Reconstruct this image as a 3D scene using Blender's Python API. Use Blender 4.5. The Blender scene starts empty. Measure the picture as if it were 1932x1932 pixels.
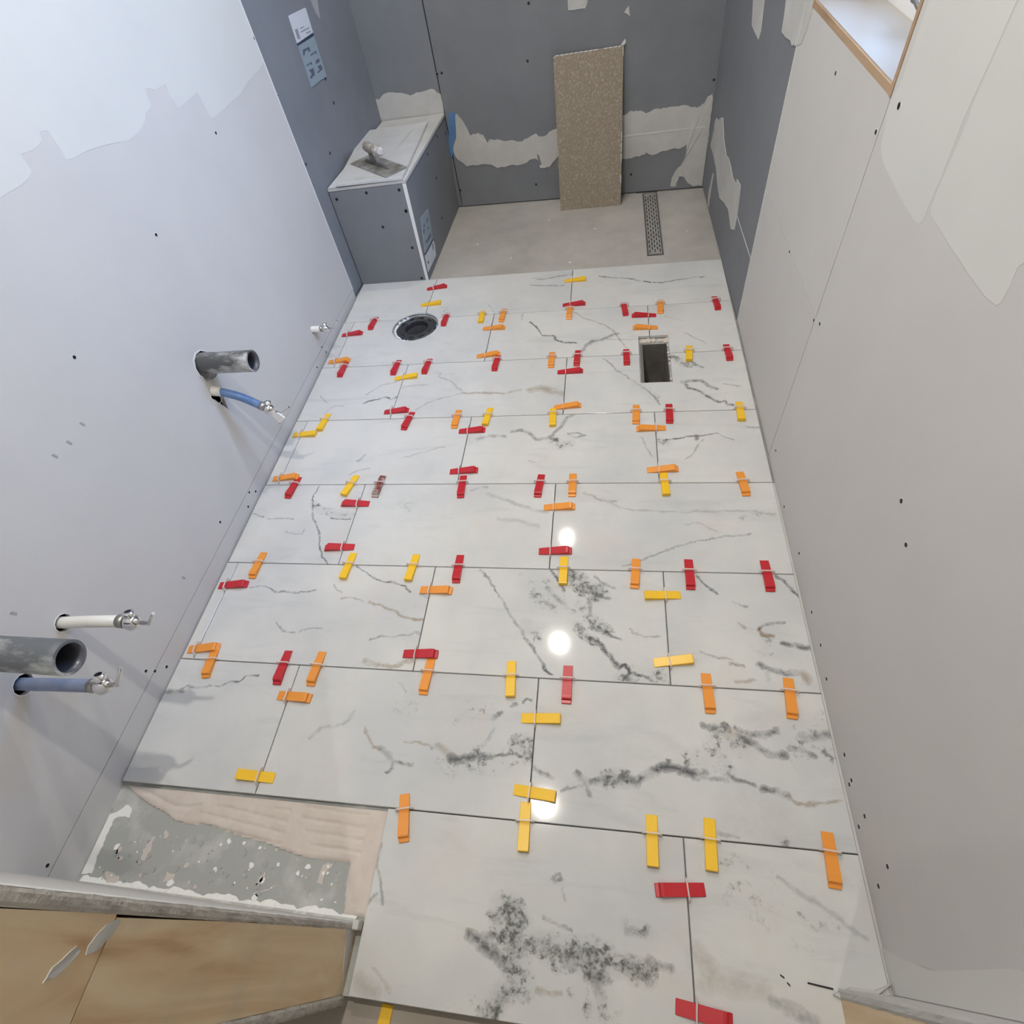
import bpy, bmesh, math, random
from mathutils import Vector, Matrix
U = 0.3048                       # one tile row (12 inches) in metres: all numbers below are in tile rows
S = bpy.context.scene
C = S.collection
random.seed(4)

# ---------------------------------------------------------------- camera, world, exposure
cam_d = bpy.data.cameras.new('camera'); cam = bpy.data.objects.new('camera', cam_d); C.objects.link(cam)
cam_d.sensor_width = 36.0; cam_d.lens = 1039.558 / 1932 * 36.0; cam_d.clip_start = 0.02
cam.location = (0.54185 * U, -7.55729 * U, 4.2323 * U)
cam.rotation_euler = (0.654053, 0.132981, 0.105979)
S.camera = cam
w = bpy.data.worlds.new('sky'); S.world = w; w.use_nodes = True
w.node_tree.nodes['Background'].inputs[0].default_value = (0.35, 0.56, 1.0, 1)
w.node_tree.nodes['Background'].inputs[1].default_value = 20.0
S.view_settings.view_transform = 'Standard'; S.view_settings.look = 'None'
S.view_settings.exposure = 0.0; S.view_settings.gamma = 1.0; S.view_settings.use_curve_mapping = False
S.cycles.use_denoising = True
S.cycles.use_adaptive_sampling = True; S.cycles.adaptive_threshold = 0.02; S.cycles.max_bounces = 9; S.cycles.diffuse_bounces = 5; S.cycles.caustics_refractive = False
S.cycles.sample_clamp_indirect = 6.0
pd = bpy.data.lights.new('window_portal', 'AREA'); pd.shape = 'RECTANGLE'; pd.size = 1.95 * U; pd.size_y = 3.0 * U
pd.cycles.is_portal = True
po = bpy.data.objects.new('window_portal', pd); C.objects.link(po)
po.location = (2.85 * U, -2.64 * U, 4.5 * U); po.rotation_euler = (0, math.radians(90), 0)
po.rotation_euler = Vector((-1, 0, 0)).to_track_quat('-Z', 'Y').to_euler()
LAMPS = [(-0.49, 0.81, 7.8), (-0.54, -2.19, 13.2), (-0.65, -5.6, 17.5), (0.4, -10.6, 7.5)]  # last one: unseen hall lamp, added to brighten the wooden door jamb
LAMP_COL = (1.0, 0.945, 0.85)

# ---------------------------------------------------------------- measured positions (tile rows)
TILES=[[-3.14,-1.965,-1,0,[]],[-1.965,0.055,-1,0,[(0.012,0.4,'g',[(-1.068,-0.782),(-1.003,-0.932),(-0.954,-1.014)]),(0.012,0.3,'g',[(-1.784,-0.748),(-1.649,-0.789),(-1.715,-0.861),(-1.609,-0.924)]),(0.012,0.8,'g',[(-0.553,-0.147),(-0.37,-0.218),(-0.196,-0.175),(0.029,-0.123)]),(0.01,0.8,'g',[(-0.536,-0.341),(-0.288,-0.386),(-0.045,-0.399)])]],[0.055,2.085,-1,0,[(0.02,0.8,'g',[(0.429,-0.222),(0.632,-0.279),(0.832,-0.335),(0.986,-0.425)]),(0.014,0.9,'g',[(1.027,-0.436),(1.156,-0.467),(1.251,-0.493),(1.414,-0.453),(1.59,-0.444),(1.831,-0.414)])]],[-3.15,-2.996,-2,-1,[]],[-2.996,-0.97,-2,-1,[(0.05,0.15,'g',[(-1.564,-1.755),(-1.319,-1.728)]),(0.06,0.12,'g',[(-2.165,-1.28),(-1.817,-1.455),(-1.484,-1.623)])]],[-0.97,1.056,-2,-1,[(0.01,0.35,'g',[(-0.57,-1.175),(-0.582,-1.05),(-0.517,-0.942)]),(0.02,0.85,'g',[(-0.461,-1.218),(-0.369,-1.348),(-0.26,-1.516),(-0.132,-1.54),(-0.103,-1.632),(-0.014,-1.69),(0.157,-1.728)]),(0.014,0.65,'t',[(0.1,-1.049),(0.233,-1.187),(0.409,-1.311),(0.534,-1.389),(0.603,-1.473),(0.685,-1.695),(0.786,-1.874)]),(0.035,0.6,'g',[(0.253,-1.907),(0.295,-1.776),(0.354,-1.706),(0.49,-1.68),(0.595,-1.588),(0.656,-1.567)]),(0.012,0.4,'g',[(0.49,-1.68),(0.745,-1.7),(0.922,-1.702)])]],[1.056,2.085,-2,-1,[(0.012,0.4,'g',[(1.467,-1.623),(1.588,-1.719),(1.715,-1.862)]),(0.012,0.3,'g',[(1.255,-1.258),(1.471,-1.383)])]],[-3.15,-1.965,-3,-2,[(0.018,0.85,'g',[(-2.382,-2.711),(-2.321,-2.675),(-2.228,-2.649),(-2.129,-2.624),(-2.044,-2.654),(-1.97,-2.612)]),(0.012,0.35,'g',[(-2.996,-2.553),(-2.909,-2.638),(-2.851,-2.681)]),(0.012,0.35,'g',[(-2.827,-2.887),(-2.791,-2.821),(-2.74,-2.755),(-2.627,-2.75)]),(0.02,0.3,'g',[(-2.381,-2.562),(-2.25,-2.406),(-2.013,-2.315)])]],[-1.965,0.061,-3,-2,[(0.012,0.5,'t',[(-1.947,-2.473),(-1.856,-2.437),(-1.718,-2.424),(-1.623,-2.408)]),(0.012,0.5,'t',[(-1.678,-2.865),(-1.554,-2.747),(-1.393,-2.668),(-1.177,-2.591)]),(0.02,0.3,'g',[(-1.185,-2.541),(-1.285,-2.436),(-1.355,-2.351),(-1.479,-2.283)]),(0.02,0.6,'t',[(-1.178,-2.585),(-1.066,-2.61),(-0.908,-2.598),(-0.642,-2.617),(-0.541,-2.583),(-0.452,-2.559)]),(0.05,0.6,'t',[(-0.344,-2.579),(-0.259,-2.551),(-0.186,-2.548),(-0.067,-2.614),(0.042,-2.652)]),(0.06,0.2,'g',[(-1.827,-2.114),(-1.373,-2.247),(-1.243,-2.358)])]],[0.061,2.085,-3,-2,[(0.05,0.6,'g',[(1.263,-2.085),(1.331,-2.123),(1.419,-2.231),(1.529,-2.227)]),(0.02,0.5,'g',[(1.529,-2.227),(1.618,-2.287)]),(0.03,0.7,'g',[(1.383,-2.531),(1.465,-2.504),(1.57,-2.51),(1.64,-2.597),(1.726,-2.647)]),(0.025,0.8,'g',[(1.388,-2.542),(1.428,-2.627),(1.516,-2.673),(1.611,-2.758),(1.726,-2.872)]),(0.02,0.8,'g',[(1.726,-2.872),(1.79,-2.865),(1.808,-2.924),(1.859,-2.917)]),(0.015,0.5,'g',[(0.492,-2.066),(0.594,-2.166),(0.679,-2.306),(0.856,-2.513),(0.961,-2.624),(1.075,-2.773),(1.122,-2.895)]),(0.06,0.2,'g',[(0.856,-2.513),(0.961,-2.624),(1.075,-2.773)]),(0.012,0.45,'g',[(1.812,-2.575),(1.872,-2.609),(1.973,-2.625)])]],[-3.155,-3.009,-4,-3,[]],[-3.009,-0.981,-4,-3,[(0.02,0.4,'g',[(-2.179,-3.658),(-2.141,-3.61),(-2.103,-3.56)]),(0.01,0.35,'g',[(-1.639,-3.618),(-1.511,-3.572),(-1.395,-3.525),(-1.218,-3.471)]),(0.012,0.4,'g',[(-2.217,-3.86),(-2.139,-3.801),(-2.018,-3.779)])]],[-0.981,1.048,-4,-3,[(0.03,0.45,'g',[(-0.864,-3.354),(-0.734,-3.307),(-0.56,-3.329)]),(0.03,0.6,'g',[(-0.494,-3.263),(-0.387,-3.232),(-0.281,-3.303)]),(0.03,0.5,'g',[(-0.281,-3.307),(-0.194,-3.384),(-0.075,-3.369),(-0.014,-3.277),(0.074,-3.166),(0.109,-3.051),(0.176,-3.015)]),(0.08,0.5,'g',[(-0.02,-3.389),(0.063,-3.473),(0.14,-3.447)]),(0.02,0.5,'g',[(0.12,-3.281),(0.215,-3.358),(0.307,-3.351),(0.24,-3.303),(0.133,-3.282)]),(0.01,0.35,'g',[(0.896,-3.376),(0.94,-3.519),(1.008,-3.658)]),(0.012,0.4,'g',[(-0.255,-3.694),(-0.193,-3.722)])]],[1.048,2.085,-4,-3,[(0.014,0.8,'g',[(1.143,-3.419),(1.267,-3.404),(1.366,-3.38),(1.514,-3.366),(1.661,-3.344)]),(0.06,0.55,'g',[(1.067,-3.452),(1.152,-3.472)]),(0.012,0.5,'g',[(1.661,-3.344),(1.727,-3.399),(1.806,-3.436)]),(0.02,0.7,'g',[(1.453,-3.365),(1.456,-3.43)]),(0.012,0.5,'g',[(1.318,-3.688),(1.368,-3.647),(1.425,-3.547),(1.508,-3.428)]),(0.02,0.5,'g',[(1.937,-3.254),(2.04,-3.284),(2.097,-3.295)])]],[-3.16,-1.99,-5,-4,[(0.012,0.75,'g',[(-2.515,-4.027),(-2.535,-4.156),(-2.498,-4.285),(-2.425,-4.463),(-2.354,-4.549),(-2.278,-4.684),(-2.218,-4.862),(-2.154,-4.924),(-2.106,-4.986)]),(0.05,0.45,'g',[(-2.504,-4.267),(-2.394,-4.339),(-2.26,-4.374),(-2.128,-4.409),(-2.038,-4.408)]),(0.012,0.7,'g',[(-2.245,-4.445),(-2.144,-4.453),(-2.037,-4.46)]),(0.01,0.65,'g',[(-3.14,-4.402),(-3.0,-4.432)]),(0.01,0.45,'g',[(-2.942,-4.458),(-2.805,-4.448),(-2.662,-4.456)]),(0.01,0.35,'g',[(-2.692,-4.622),(-2.576,-4.646),(-2.482,-4.656),(-2.467,-4.593)])]],[-1.99,0.039,-5,-4,[(0.05,0.3,'g',[(-1.53,-4.247),(-1.441,-4.318),(-1.394,-4.265)]),(0.02,0.4,'g',[(-0.813,-4.094),(-0.66,-4.044)]),(0.03,0.3,'g',[(-0.627,-4.145),(-0.402,-4.218),(-0.162,-4.337),(-0.029,-4.36)]),(0.03,0.2,'g',[(-0.493,-4.433),(-0.32,-4.454),(-0.109,-4.532)])]],[0.039,2.085,-5,-4,[(0.018,0.4,'g',[(0.333,-4.11),(0.501,-4.218),(0.629,-4.23)]),(0.018,0.3,'g',[(0.501,-4.195),(0.646,-4.288),(0.806,-4.334),(1.051,-4.344),(1.395,-4.353),(1.734,-4.33),(2.04,-4.372)]),(0.06,0.22,'g',[(1.556,-4.419),(1.808,-4.395),(2.053,-4.394)]),(0.014,0.45,'g',[(0.69,-4.96),(0.79,-4.908),(0.874,-4.877),(0.974,-4.845),(1.129,-4.74),(1.247,-4.697),(1.364,-4.675),(1.581,-4.63),(1.794,-4.607)]),(0.014,0.3,'g',[(1.247,-4.497),(1.382,-4.485),(1.523,-4.569)])]],[-3.165,-3.048,-6,-5,[]],[-3.048,-1.019,-6,-5,[(0.012,0.65,'g',[(-2.812,-5.278),(-2.72,-5.257),(-2.634,-5.257),(-2.566,-5.285),(-2.498,-5.312),(-2.429,-5.31),(-2.354,-5.322),(-2.274,-5.312),(-2.12,-5.278)]),(0.012,0.75,'g',[(-1.805,-5.002),(-1.699,-5.082),(-1.619,-5.125),(-1.516,-5.158),(-1.391,-5.177),(-1.276,-5.216),(-1.198,-5.27)]),(0.015,0.5,'g',[(-1.102,-5.295),(-1.039,-5.324)]),(0.012,0.4,'g',[(-1.948,-5.215),(-1.925,-5.265),(-1.858,-5.306)]),(0.012,0.6,'t',[(-1.848,-5.359),(-1.715,-5.358),(-1.626,-5.389)]),(0.018,0.7,'t',[(-1.572,-5.394),(-1.478,-5.405),(-1.376,-5.449),(-1.294,-5.466),(-1.205,-5.522),(-1.086,-5.548),(-1.036,-5.546)]),(0.01,0.45,'g',[(-2.385,-5.637),(-2.288,-5.713),(-2.182,-5.712)]),(0.01,0.4,'g',[(-2.135,-5.697),(-2.037,-5.675),(-1.934,-5.668)]),(0.01,0.5,'g',[(-1.46,-5.756),(-1.36,-5.71),(-1.238,-5.698),(-1.119,-5.68),(-1.037,-5.662)]),(0.03,0.6,'t',[(-1.475,-5.926),(-1.394,-5.952),(-1.294,-5.965),(-1.197,-5.965),(-1.133,-5.932),(-1.031,-5.909)])]],[-1.019,1.027,-6,-5,[(0.012,0.65,'g',[(-0.591,-5.027),(-0.538,-5.078),(-0.472,-5.153),(-0.363,-5.31)]),(0.018,0.45,'g',[(-0.363,-5.31),(-0.284,-5.426),(-0.22,-5.528),(-0.15,-5.593),(-0.077,-5.721)]),(0.05,0.4,'g',[(-0.135,-5.536),(-0.075,-5.623),(-0.017,-5.697)]),(0.018,0.85,'g',[(-0.077,-5.721),(-0.021,-5.783),(0.036,-5.874),(0.049,-5.914),(0.122,-5.976)]),(0.13,0.3,'g',[(-0.117,-5.13),(0.011,-5.225),(0.112,-5.294)]),(0.025,0.65,'g',[(0.018,-5.333),(0.072,-5.349),(0.095,-5.365)]),(0.03,0.5,'g',[(0.03,-5.187),(0.088,-5.259),(0.177,-5.327)]),(0.09,0.75,'g',[(0.218,-5.07),(0.307,-5.118),(0.383,-5.189),(0.458,-5.223)]),(0.02,0.8,'g',[(0.062,-5.011),(0.134,-5.123),(0.193,-5.231)]),(0.014,0.5,'g',[(0.455,-5.076),(0.541,-5.148),(0.614,-5.182)]),(0.02,0.7,'g',[(0.458,-5.247),(0.552,-5.285)]),(0.02,0.5,'g',[(0.385,-5.285),(0.41,-5.446)]),(0.05,0.65,'g',[(0.31,-5.529),(0.342,-5.583),(0.394,-5.646),(0.454,-5.686)]),(0.06,0.65,'g',[(0.41,-5.48),(0.472,-5.533),(0.552,-5.574)]),(0.018,0.9,'g',[(0.552,-5.574),(0.592,-5.615),(0.66,-5.639)]),(0.028,0.9,'g',[(0.434,-5.655),(0.513,-5.715),(0.591,-5.814),(0.648,-5.872)]),(0.018,0.9,'g',[(0.648,-5.872),(0.696,-5.86),(0.723,-5.908),(0.825,-5.932),(0.879,-5.968)]),(0.06,0.75,'g',[(0.666,-5.97),(0.712,-5.977)]),(0.02,0.8,'g',[(0.723,-5.908),(0.694,-5.959)]),(0.12,0.3,'g',[(0.814,-5.971),(0.954,-5.925)]),(0.012,0.4,'g',[(0.735,-5.555),(0.759,-5.586),(0.836,-5.62),(0.961,-5.62)]),(0.14,0.2,'g',[(0.171,-5.421),(0.326,-5.403),(0.278,-5.496)]),(0.1,0.12,'g',[(-0.298,-5.497),(-0.025,-5.599),(0.147,-5.909)])]],[1.027,2.085,-6,-5,[(0.014,0.75,'g',[(1.299,-5.041),(1.369,-5.123),(1.445,-5.203)]),(0.012,0.5,'g',[(1.565,-5.27),(1.67,-5.313)]),(0.02,0.8,'g',[(1.931,-5.024),(1.998,-5.068),(2.033,-5.121),(2.082,-5.208)]),(0.018,0.65,'g',[(1.721,-5.51),(1.785,-5.466),(1.931,-5.449)]),(0.02,0.85,'t',[(1.721,-5.51),(1.73,-5.551),(1.825,-5.57)]),(0.025,0.75,'g',[(1.886,-5.623),(1.98,-5.635),(2.074,-5.646)]),(0.015,0.5,'t',[(1.598,-5.466),(1.629,-5.506)]),(0.012,0.35,'g',[(1.267,-5.716),(1.404,-5.764),(1.515,-5.774)]),(0.1,0.2,'g',[(1.772,-5.637),(1.94,-5.706)]),(0.03,0.7,'g',[(1.685,-5.793),(1.723,-5.826),(1.804,-5.857),(1.874,-5.877),(1.94,-5.861)]),(0.04,0.6,'t',[(1.993,-5.858),(2.016,-5.903)]),(0.025,0.5,'g',[(1.737,-5.873),(1.739,-5.93)]),(0.02,0.5,'t',[(1.504,-5.932),(1.633,-5.925)]),(0.015,0.5,'g',[(1.487,-5.803),(1.586,-5.804)])]],[-3.17,-2.027,-7,-6,[(0.012,0.75,'g',[(-2.735,-6.222),(-2.676,-6.222),(-2.616,-6.185),(-2.516,-6.177),(-2.472,-6.13),(-2.417,-6.109),(-2.355,-6.103)]),(0.03,0.6,'g',[(-3.211,-6.298),(-3.102,-6.303),(-3.018,-6.287)]),(0.014,0.6,'g',[(-3.037,-6.276),(-2.993,-6.232),(-2.895,-6.244),(-2.776,-6.219)])]],[-2.027,0.021,-7,-6,[(0.04,0.8,'g',[(-0.586,-6.638),(-0.535,-6.642),(-0.463,-6.622),(-0.382,-6.612),(-0.292,-6.609)]),(0.022,0.9,'g',[(-0.382,-6.608),(-0.4,-6.571),(-0.382,-6.554)]),(0.016,0.75,'g',[(-0.292,-6.609),(-0.204,-6.587),(-0.067,-6.581)]),(0.09,0.75,'g',[(-0.073,-6.517),(-0.021,-6.551)]),(0.1,0.3,'g',[(-0.497,-6.67),(-0.336,-6.642),(-0.175,-6.63),(-0.055,-6.621)]),(0.02,0.4,'g',[(-0.359,-6.537),(-0.325,-6.48),(-0.293,-6.406)]),(0.02,0.65,'g',[(-0.302,-6.334),(-0.248,-6.289)]),(0.02,0.55,'g',[(-0.168,-6.241),(-0.135,-6.228)]),(0.014,0.6,'g',[(-0.086,-6.208),(-0.054,-6.181),(-0.019,-6.192)]),(0.1,0.18,'g',[(-0.573,-6.31),(-0.383,-6.306)]),(0.014,0.55,'t',[(-0.961,-6.547),(-0.847,-6.542),(-0.754,-6.556),(-0.726,-6.585)]),(0.025,0.8,'g',[(-0.589,-6.643),(-0.497,-6.629),(-0.39,-6.614)]),(0.018,0.7,'g',[(-1.065,-6.771),(-1.029,-6.736),(-1.03,-6.702),(-0.989,-6.686),(-0.941,-6.696),(-0.876,-6.687)]),(0.02,0.65,'t',[(-1.305,-6.478),(-1.259,-6.533),(-1.202,-6.599),(-1.145,-6.609)]),(0.03,0.35,'g',[(-1.145,-6.609),(-1.074,-6.645),(-1.031,-6.696)]),(0.02,0.3,'g',[(-1.723,-6.579),(-1.67,-6.496),(-1.558,-6.466),(-1.493,-6.44),(-1.427,-6.361)]),(0.035,0.45,'t',[(-0.684,-6.569),(-0.616,-6.618)]),(0.12,0.15,'g',[(-1.042,-6.299),(-0.84,-6.323),(-0.461,-6.284)]),(0.012,0.4,'g',[(-1.104,-6.102),(-1.045,-6.165)]),(0.1,0.2,'g',[(-0.694,-6.67),(-0.547,-6.672)])]],[0.021,2.085,-7,-6,[(0.02,0.75,'g',[(0.032,-6.652),(0.085,-6.68),(0.133,-6.688)]),(0.014,0.5,'t',[(0.133,-6.688),(0.182,-6.72)]),(0.03,0.8,'g',[(0.342,-6.671),(0.373,-6.697),(0.404,-6.716)]),(0.03,0.8,'g',[(0.404,-6.716),(0.457,-6.705),(0.502,-6.684),(0.563,-6.686)]),(0.06,0.9,'g',[(0.563,-6.679),(0.631,-6.681),(0.676,-6.681)]),(0.045,0.85,'g',[(0.668,-6.681),(0.757,-6.695),(0.818,-6.656),(0.908,-6.613)]),(0.014,0.5,'g',[(0.232,-6.793),(0.345,-6.756),(0.404,-6.723)]),(0.02,0.6,'g',[(0.404,-6.716),(0.432,-6.791)]),(0.045,0.85,'g',[(0.933,-6.603),(0.983,-6.592),(1.057,-6.594),(1.138,-6.611)]),(0.03,0.65,'g',[(1.179,-6.608),(1.213,-6.59)]),(0.02,0.7,'g',[(0.982,-6.543),(0.984,-6.584)]),(0.09,0.4,'g',[(1.145,-6.531),(1.272,-6.489),(1.342,-6.386)]),(0.09,0.55,'g',[(1.339,-6.335),(1.416,-6.389),(1.512,-6.407)]),(0.03,0.6,'g',[(1.218,-6.284),(1.293,-6.296),(1.395,-6.289)]),(0.035,0.75,'g',[(1.488,-6.342),(1.565,-6.378),(1.63,-6.431),(1.682,-6.451),(1.763,-6.445)]),(0.045,0.6,'t',[(1.406,-6.331),(1.465,-6.327)]),(0.02,0.75,'g',[(1.447,-6.277),(1.509,-6.307)]),(0.03,0.7,'g',[(1.54,-6.321),(1.64,-6.314),(1.727,-6.283)]),(0.025,0.65,'g',[(1.803,-6.402),(1.865,-6.405),(1.95,-6.455)]),(0.04,0.6,'g',[(1.893,-6.305),(1.954,-6.318),(2.072,-6.285)]),(0.18,0.3,'g',[(1.899,-6.354),(2.019,-6.346),(2.081,-6.317)]),(0.018,0.55,'g',[(2.004,-6.419),(2.046,-6.44)]),(0.05,0.5,'g',[(1.337,-6.501),(1.368,-6.578)]),(0.02,0.5,'g',[(1.151,-6.642),(1.217,-6.629),(1.289,-6.638),(1.36,-6.644)]),(0.02,0.65,'g',[(1.394,-6.626),(1.457,-6.629),(1.517,-6.647)]),(0.03,0.8,'g',[(1.569,-6.666),(1.667,-6.684),(1.731,-6.712)]),(0.015,0.6,'t',[(1.731,-6.712),(1.787,-6.737),(1.845,-6.743),(1.917,-6.722),(2.048,-6.7)]),(0.18,0.13,'t',[(1.425,-6.865),(1.609,-6.891)]),(0.02,0.35,'g',[(1.26,-6.964),(1.373,-6.975)]),(0.05,0.3,'g',[(1.653,-6.983),(1.708,-6.998)])]],[-0.983,1.042,-8.02,-7,[(0.11,0.85,'g',[(-0.065,-7.516),(-0.036,-7.576),(-0.007,-7.634),(0.008,-7.676)]),(0.05,0.7,'g',[(-0.129,-7.55),(-0.074,-7.535)]),(0.05,0.6,'g',[(-0.007,-7.528),(0.051,-7.549)]),(0.045,0.8,'g',[(-0.286,-7.647),(-0.213,-7.682),(-0.132,-7.708),(-0.073,-7.736)]),(0.03,0.5,'g',[(-0.216,-7.665),(-0.119,-7.629)]),(0.06,0.85,'g',[(0.008,-7.676),(-0.016,-7.754),(0.01,-7.801),(0.026,-7.856)]),(0.07,0.6,'g',[(0.052,-7.788),(0.068,-7.851)]),(0.065,0.85,'g',[(0.016,-7.857),(-0.052,-7.913),(-0.099,-7.965),(-0.144,-8.017)]),(0.06,0.75,'g',[(0.072,-7.66),(0.157,-7.625),(0.223,-7.644)]),(0.08,0.85,'g',[(0.213,-7.654),(0.29,-7.679),(0.396,-7.676),(0.501,-7.689)]),(0.06,0.7,'g',[(0.501,-7.681),(0.635,-7.69),(0.777,-7.723)]),(0.06,0.55,'g',[(0.416,-7.64),(0.542,-7.643)]),(0.055,0.75,'g',[(0.418,-7.715),(0.481,-7.756),(0.533,-7.75)]),(0.04,0.4,'g',[(0.481,-7.764),(0.503,-7.825),(0.523,-7.854)]),(0.12,0.3,'g',[(0.443,-7.879),(0.503,-7.879)]),(0.03,0.6,'g',[(0.79,-7.657),(0.849,-7.679),(0.91,-7.676)]),(0.015,0.55,'g',[(0.17,-7.505),(0.227,-7.522),(0.338,-7.563)]),(0.03,0.3,'g',[(0.669,-7.519),(0.784,-7.537)]),(0.014,0.65,'g',[(0.214,-7.311),(0.247,-7.288),(0.271,-7.305),(0.238,-7.327),(0.214,-7.311)]),(0.01,0.35,'g',[(0.274,-7.362),(0.298,-7.406)]),(0.018,0.45,'g',[(-1.011,-7.16),(-0.979,-7.211),(-0.969,-7.345),(-0.926,-7.412),(-0.898,-7.545)]),(0.012,0.4,'g',[(-0.946,-7.502),(-1.0,-7.575)]),(0.015,0.35,'t',[(-0.853,-7.873),(-0.731,-7.967)]),(0.05,0.35,'t',[(-0.919,-7.947),(-0.841,-7.979)]),(0.018,0.5,'t',[(0.153,-7.857),(0.227,-7.872),(0.289,-7.865)]),(0.12,0.13,'g',[(-0.313,-7.895),(-0.222,-7.924)]),(0.05,0.3,'g',[(0.672,-7.505),(0.798,-7.523)])]],[1.042,2.085,-8.02,-7,[(0.2,0.18,'g',[(1.307,-7.159),(1.583,-7.306),(1.746,-7.382)]),(0.02,0.25,'g',[(1.605,-7.175),(2.023,-7.423)]),(0.05,0.35,'t',[(1.066,-7.565),(1.153,-7.653),(1.11,-7.724)]),(0.04,0.4,'g',[(1.471,-7.756),(1.557,-7.773),(1.66,-7.804)]),(0.06,0.25,'t',[(1.171,-7.698),(1.4,-7.71)])]]]
WEDGES=[('s0','r',-1.921,-0.254,7.3,-0.044),('s0','y',-1.929,-0.672,2.6,-0.036),('r1','r',-2.691,-1.058,-91.8,-0.058),('r1','r',-1.641,-1.065,-91.3,-0.065),('r1','y',-1.132,-1.047,-88.1,-0.047),('r1','o',-0.842,-1.046,-92.9,-0.046),('s1','r',-2.941,-1.292,4.1,-0.055),('s1','o',-0.933,-1.329,-0.9,-0.037),('s1','o',-2.95,-1.879,3.7,-0.046),('s1','o',-0.932,-1.894,5.2,-0.038),('r2','r',-2.84,-2.056,-90.4,-0.056),('r2','r',-2.114,-2.059,-92.0,-0.059),('r2','r',-1.7,-2.062,-93.3,-0.062),('r2','r',-0.807,-2.057,-93.0,-0.057),('s2','y',-1.935,-2.267,5.1,-0.03),('s2','r',-1.913,-2.88,3.3,-0.052),('r3','y',-2.78,-3.035,-93.1,-0.035),('r3','r',-1.727,-3.047,-97.7,-0.047),('r3','o',-1.149,-3.038,-91.2,-0.038),('r3','y',-0.788,-3.013,-94.1,-0.013),('s3','r',-0.941,-3.234,1.8,-0.04),('s3','y',-2.962,-3.238,-0.6,-0.047),('s3','o',-2.95,-3.907,4.7,-0.059),('s3','r',-0.938,-3.83,2.6,-0.043),('s0','y',0.096,-0.3,-0.8,-0.041),('s0','r',0.103,-0.889,0.8,-0.048),('r1','o',0.052,-1.068,-90.7,-0.068),('r1','r',0.762,-1.059,-85.0,-0.059),('r1','o',1.213,-1.053,-94.1,-0.053),('r1','r',1.897,-1.044,-87.6,-0.044),('s1','r',1.003,-1.229,178.0,-0.053),('s1','o',1.01,-1.489,177.4,-0.046),('r2','o',-0.124,-2.038,-89.5,-0.038),('r2','r',0.187,-2.026,-91.7,-0.026),('r2','r',0.769,-2.047,-89.6,-0.047),('r2','y',1.487,-2.03,-96.0,-0.03),('r2','r',1.918,-2.041,-89.0,-0.041),('s2','r',0.11,-2.278,0.7,-0.049),('s2','o',0.105,-2.88,4.2,-0.044),('r3','y',-0.047,-3.049,-87.8,-0.049),('r3','o',0.852,-3.035,-92.9,-0.035),('r3','r',1.2,-3.036,-92.3,-0.036),('r3','y',1.919,-3.029,-93.0,-0.029),('s3','o',1.003,-3.259,-177.6,-0.045),('s3','o',1.086,-3.833,2.0,-0.038),('r4','r',-2.805,-4.044,-94.8,-0.044),('r4','y',-2.15,-4.019,-101.5,-0.019),('r4','d',-1.825,-4.031,-92.6,-0.031),('r4','r',-0.921,-4.039,-86.8,-0.039),('s4','r',-2.022,-4.268,-179.3,-0.032),('s4','r',-2.029,-4.81,-176.4,-0.039),('r5','o',-2.817,-5.028,-91.0,-0.028),('r5','y',-1.874,-5.016,-93.5,-0.016),('r5','y',-1.236,-5.019,-92.8,-0.019),('r5','r',-0.797,-5.019,-88.5,-0.019),('s5','r',-2.984,-5.257,4.1,-0.064),('s5','o',-0.965,-5.252,-1.0,-0.054),('s5','o',-2.987,-5.901,6.7,-0.061),('s5','r',-0.983,-5.855,1.5,-0.036),('r6','o',-2.855,-6.012,-84.1,-0.012),('r6','r',-2.167,-6.031,-89.2,-0.031),('r6','o',-1.859,-6.024,-91.6,-0.024),('r6','o',-0.885,-6.038,-91.7,-0.038),('s6','o',-1.973,-6.273,-2.2,-0.054),('r4','r',-0.121,-4.032,-93.8,-0.032),('r4','o',0.208,-4.025,-89.6,-0.025),('r4','y',1.096,-4.019,-88.1,-0.019),('r4','o',1.813,-4.018,-86.1,-0.018),('s4','o',0.091,-4.306,1.7,-0.052),('s4','r',0.081,-4.813,1.7,-0.042),('r5','y',0.168,-5.016,-89.7,-0.016),('r5','o',0.791,-5.027,-94.6,-0.027),('r5','r',1.243,-5.024,-91.1,-0.024),('r5','r',1.868,-5.022,-89.6,-0.022),('s5','y',1.008,-5.24,-175.0,-0.019),('s5','y',1.055,-5.812,7.2,-0.028),('r6','y',-0.198,-6.021,-85.5,-0.021),('r6','r',0.247,-6.038,-90.3,-0.038),('r6','o',1.29,-6.044,-89.6,-0.044),('r6','o',1.86,-6.047,-95.1,-0.047),('s6','y',0.06,-6.314,1.5,-0.039),('s6','y',0.054,-6.823,-5.0,-0.033),('s6','y',-2.06,-6.88,179.7,-0.033),('r7','o',-0.846,-7.05,-77.9,-0.05),('r7','y',0.004,-7.03,-88.2,-0.03),('r7','y',0.842,-7.036,-91.4,-0.036),('r7','y',1.205,-7.025,-93.8,-0.025),('r7','o',1.914,-7.042,-94.1,-0.042),('s7','r',1.0,-7.289,-174.0,-0.042),('s7','r',1.083,-7.852,-5.7,-0.041)]
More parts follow.
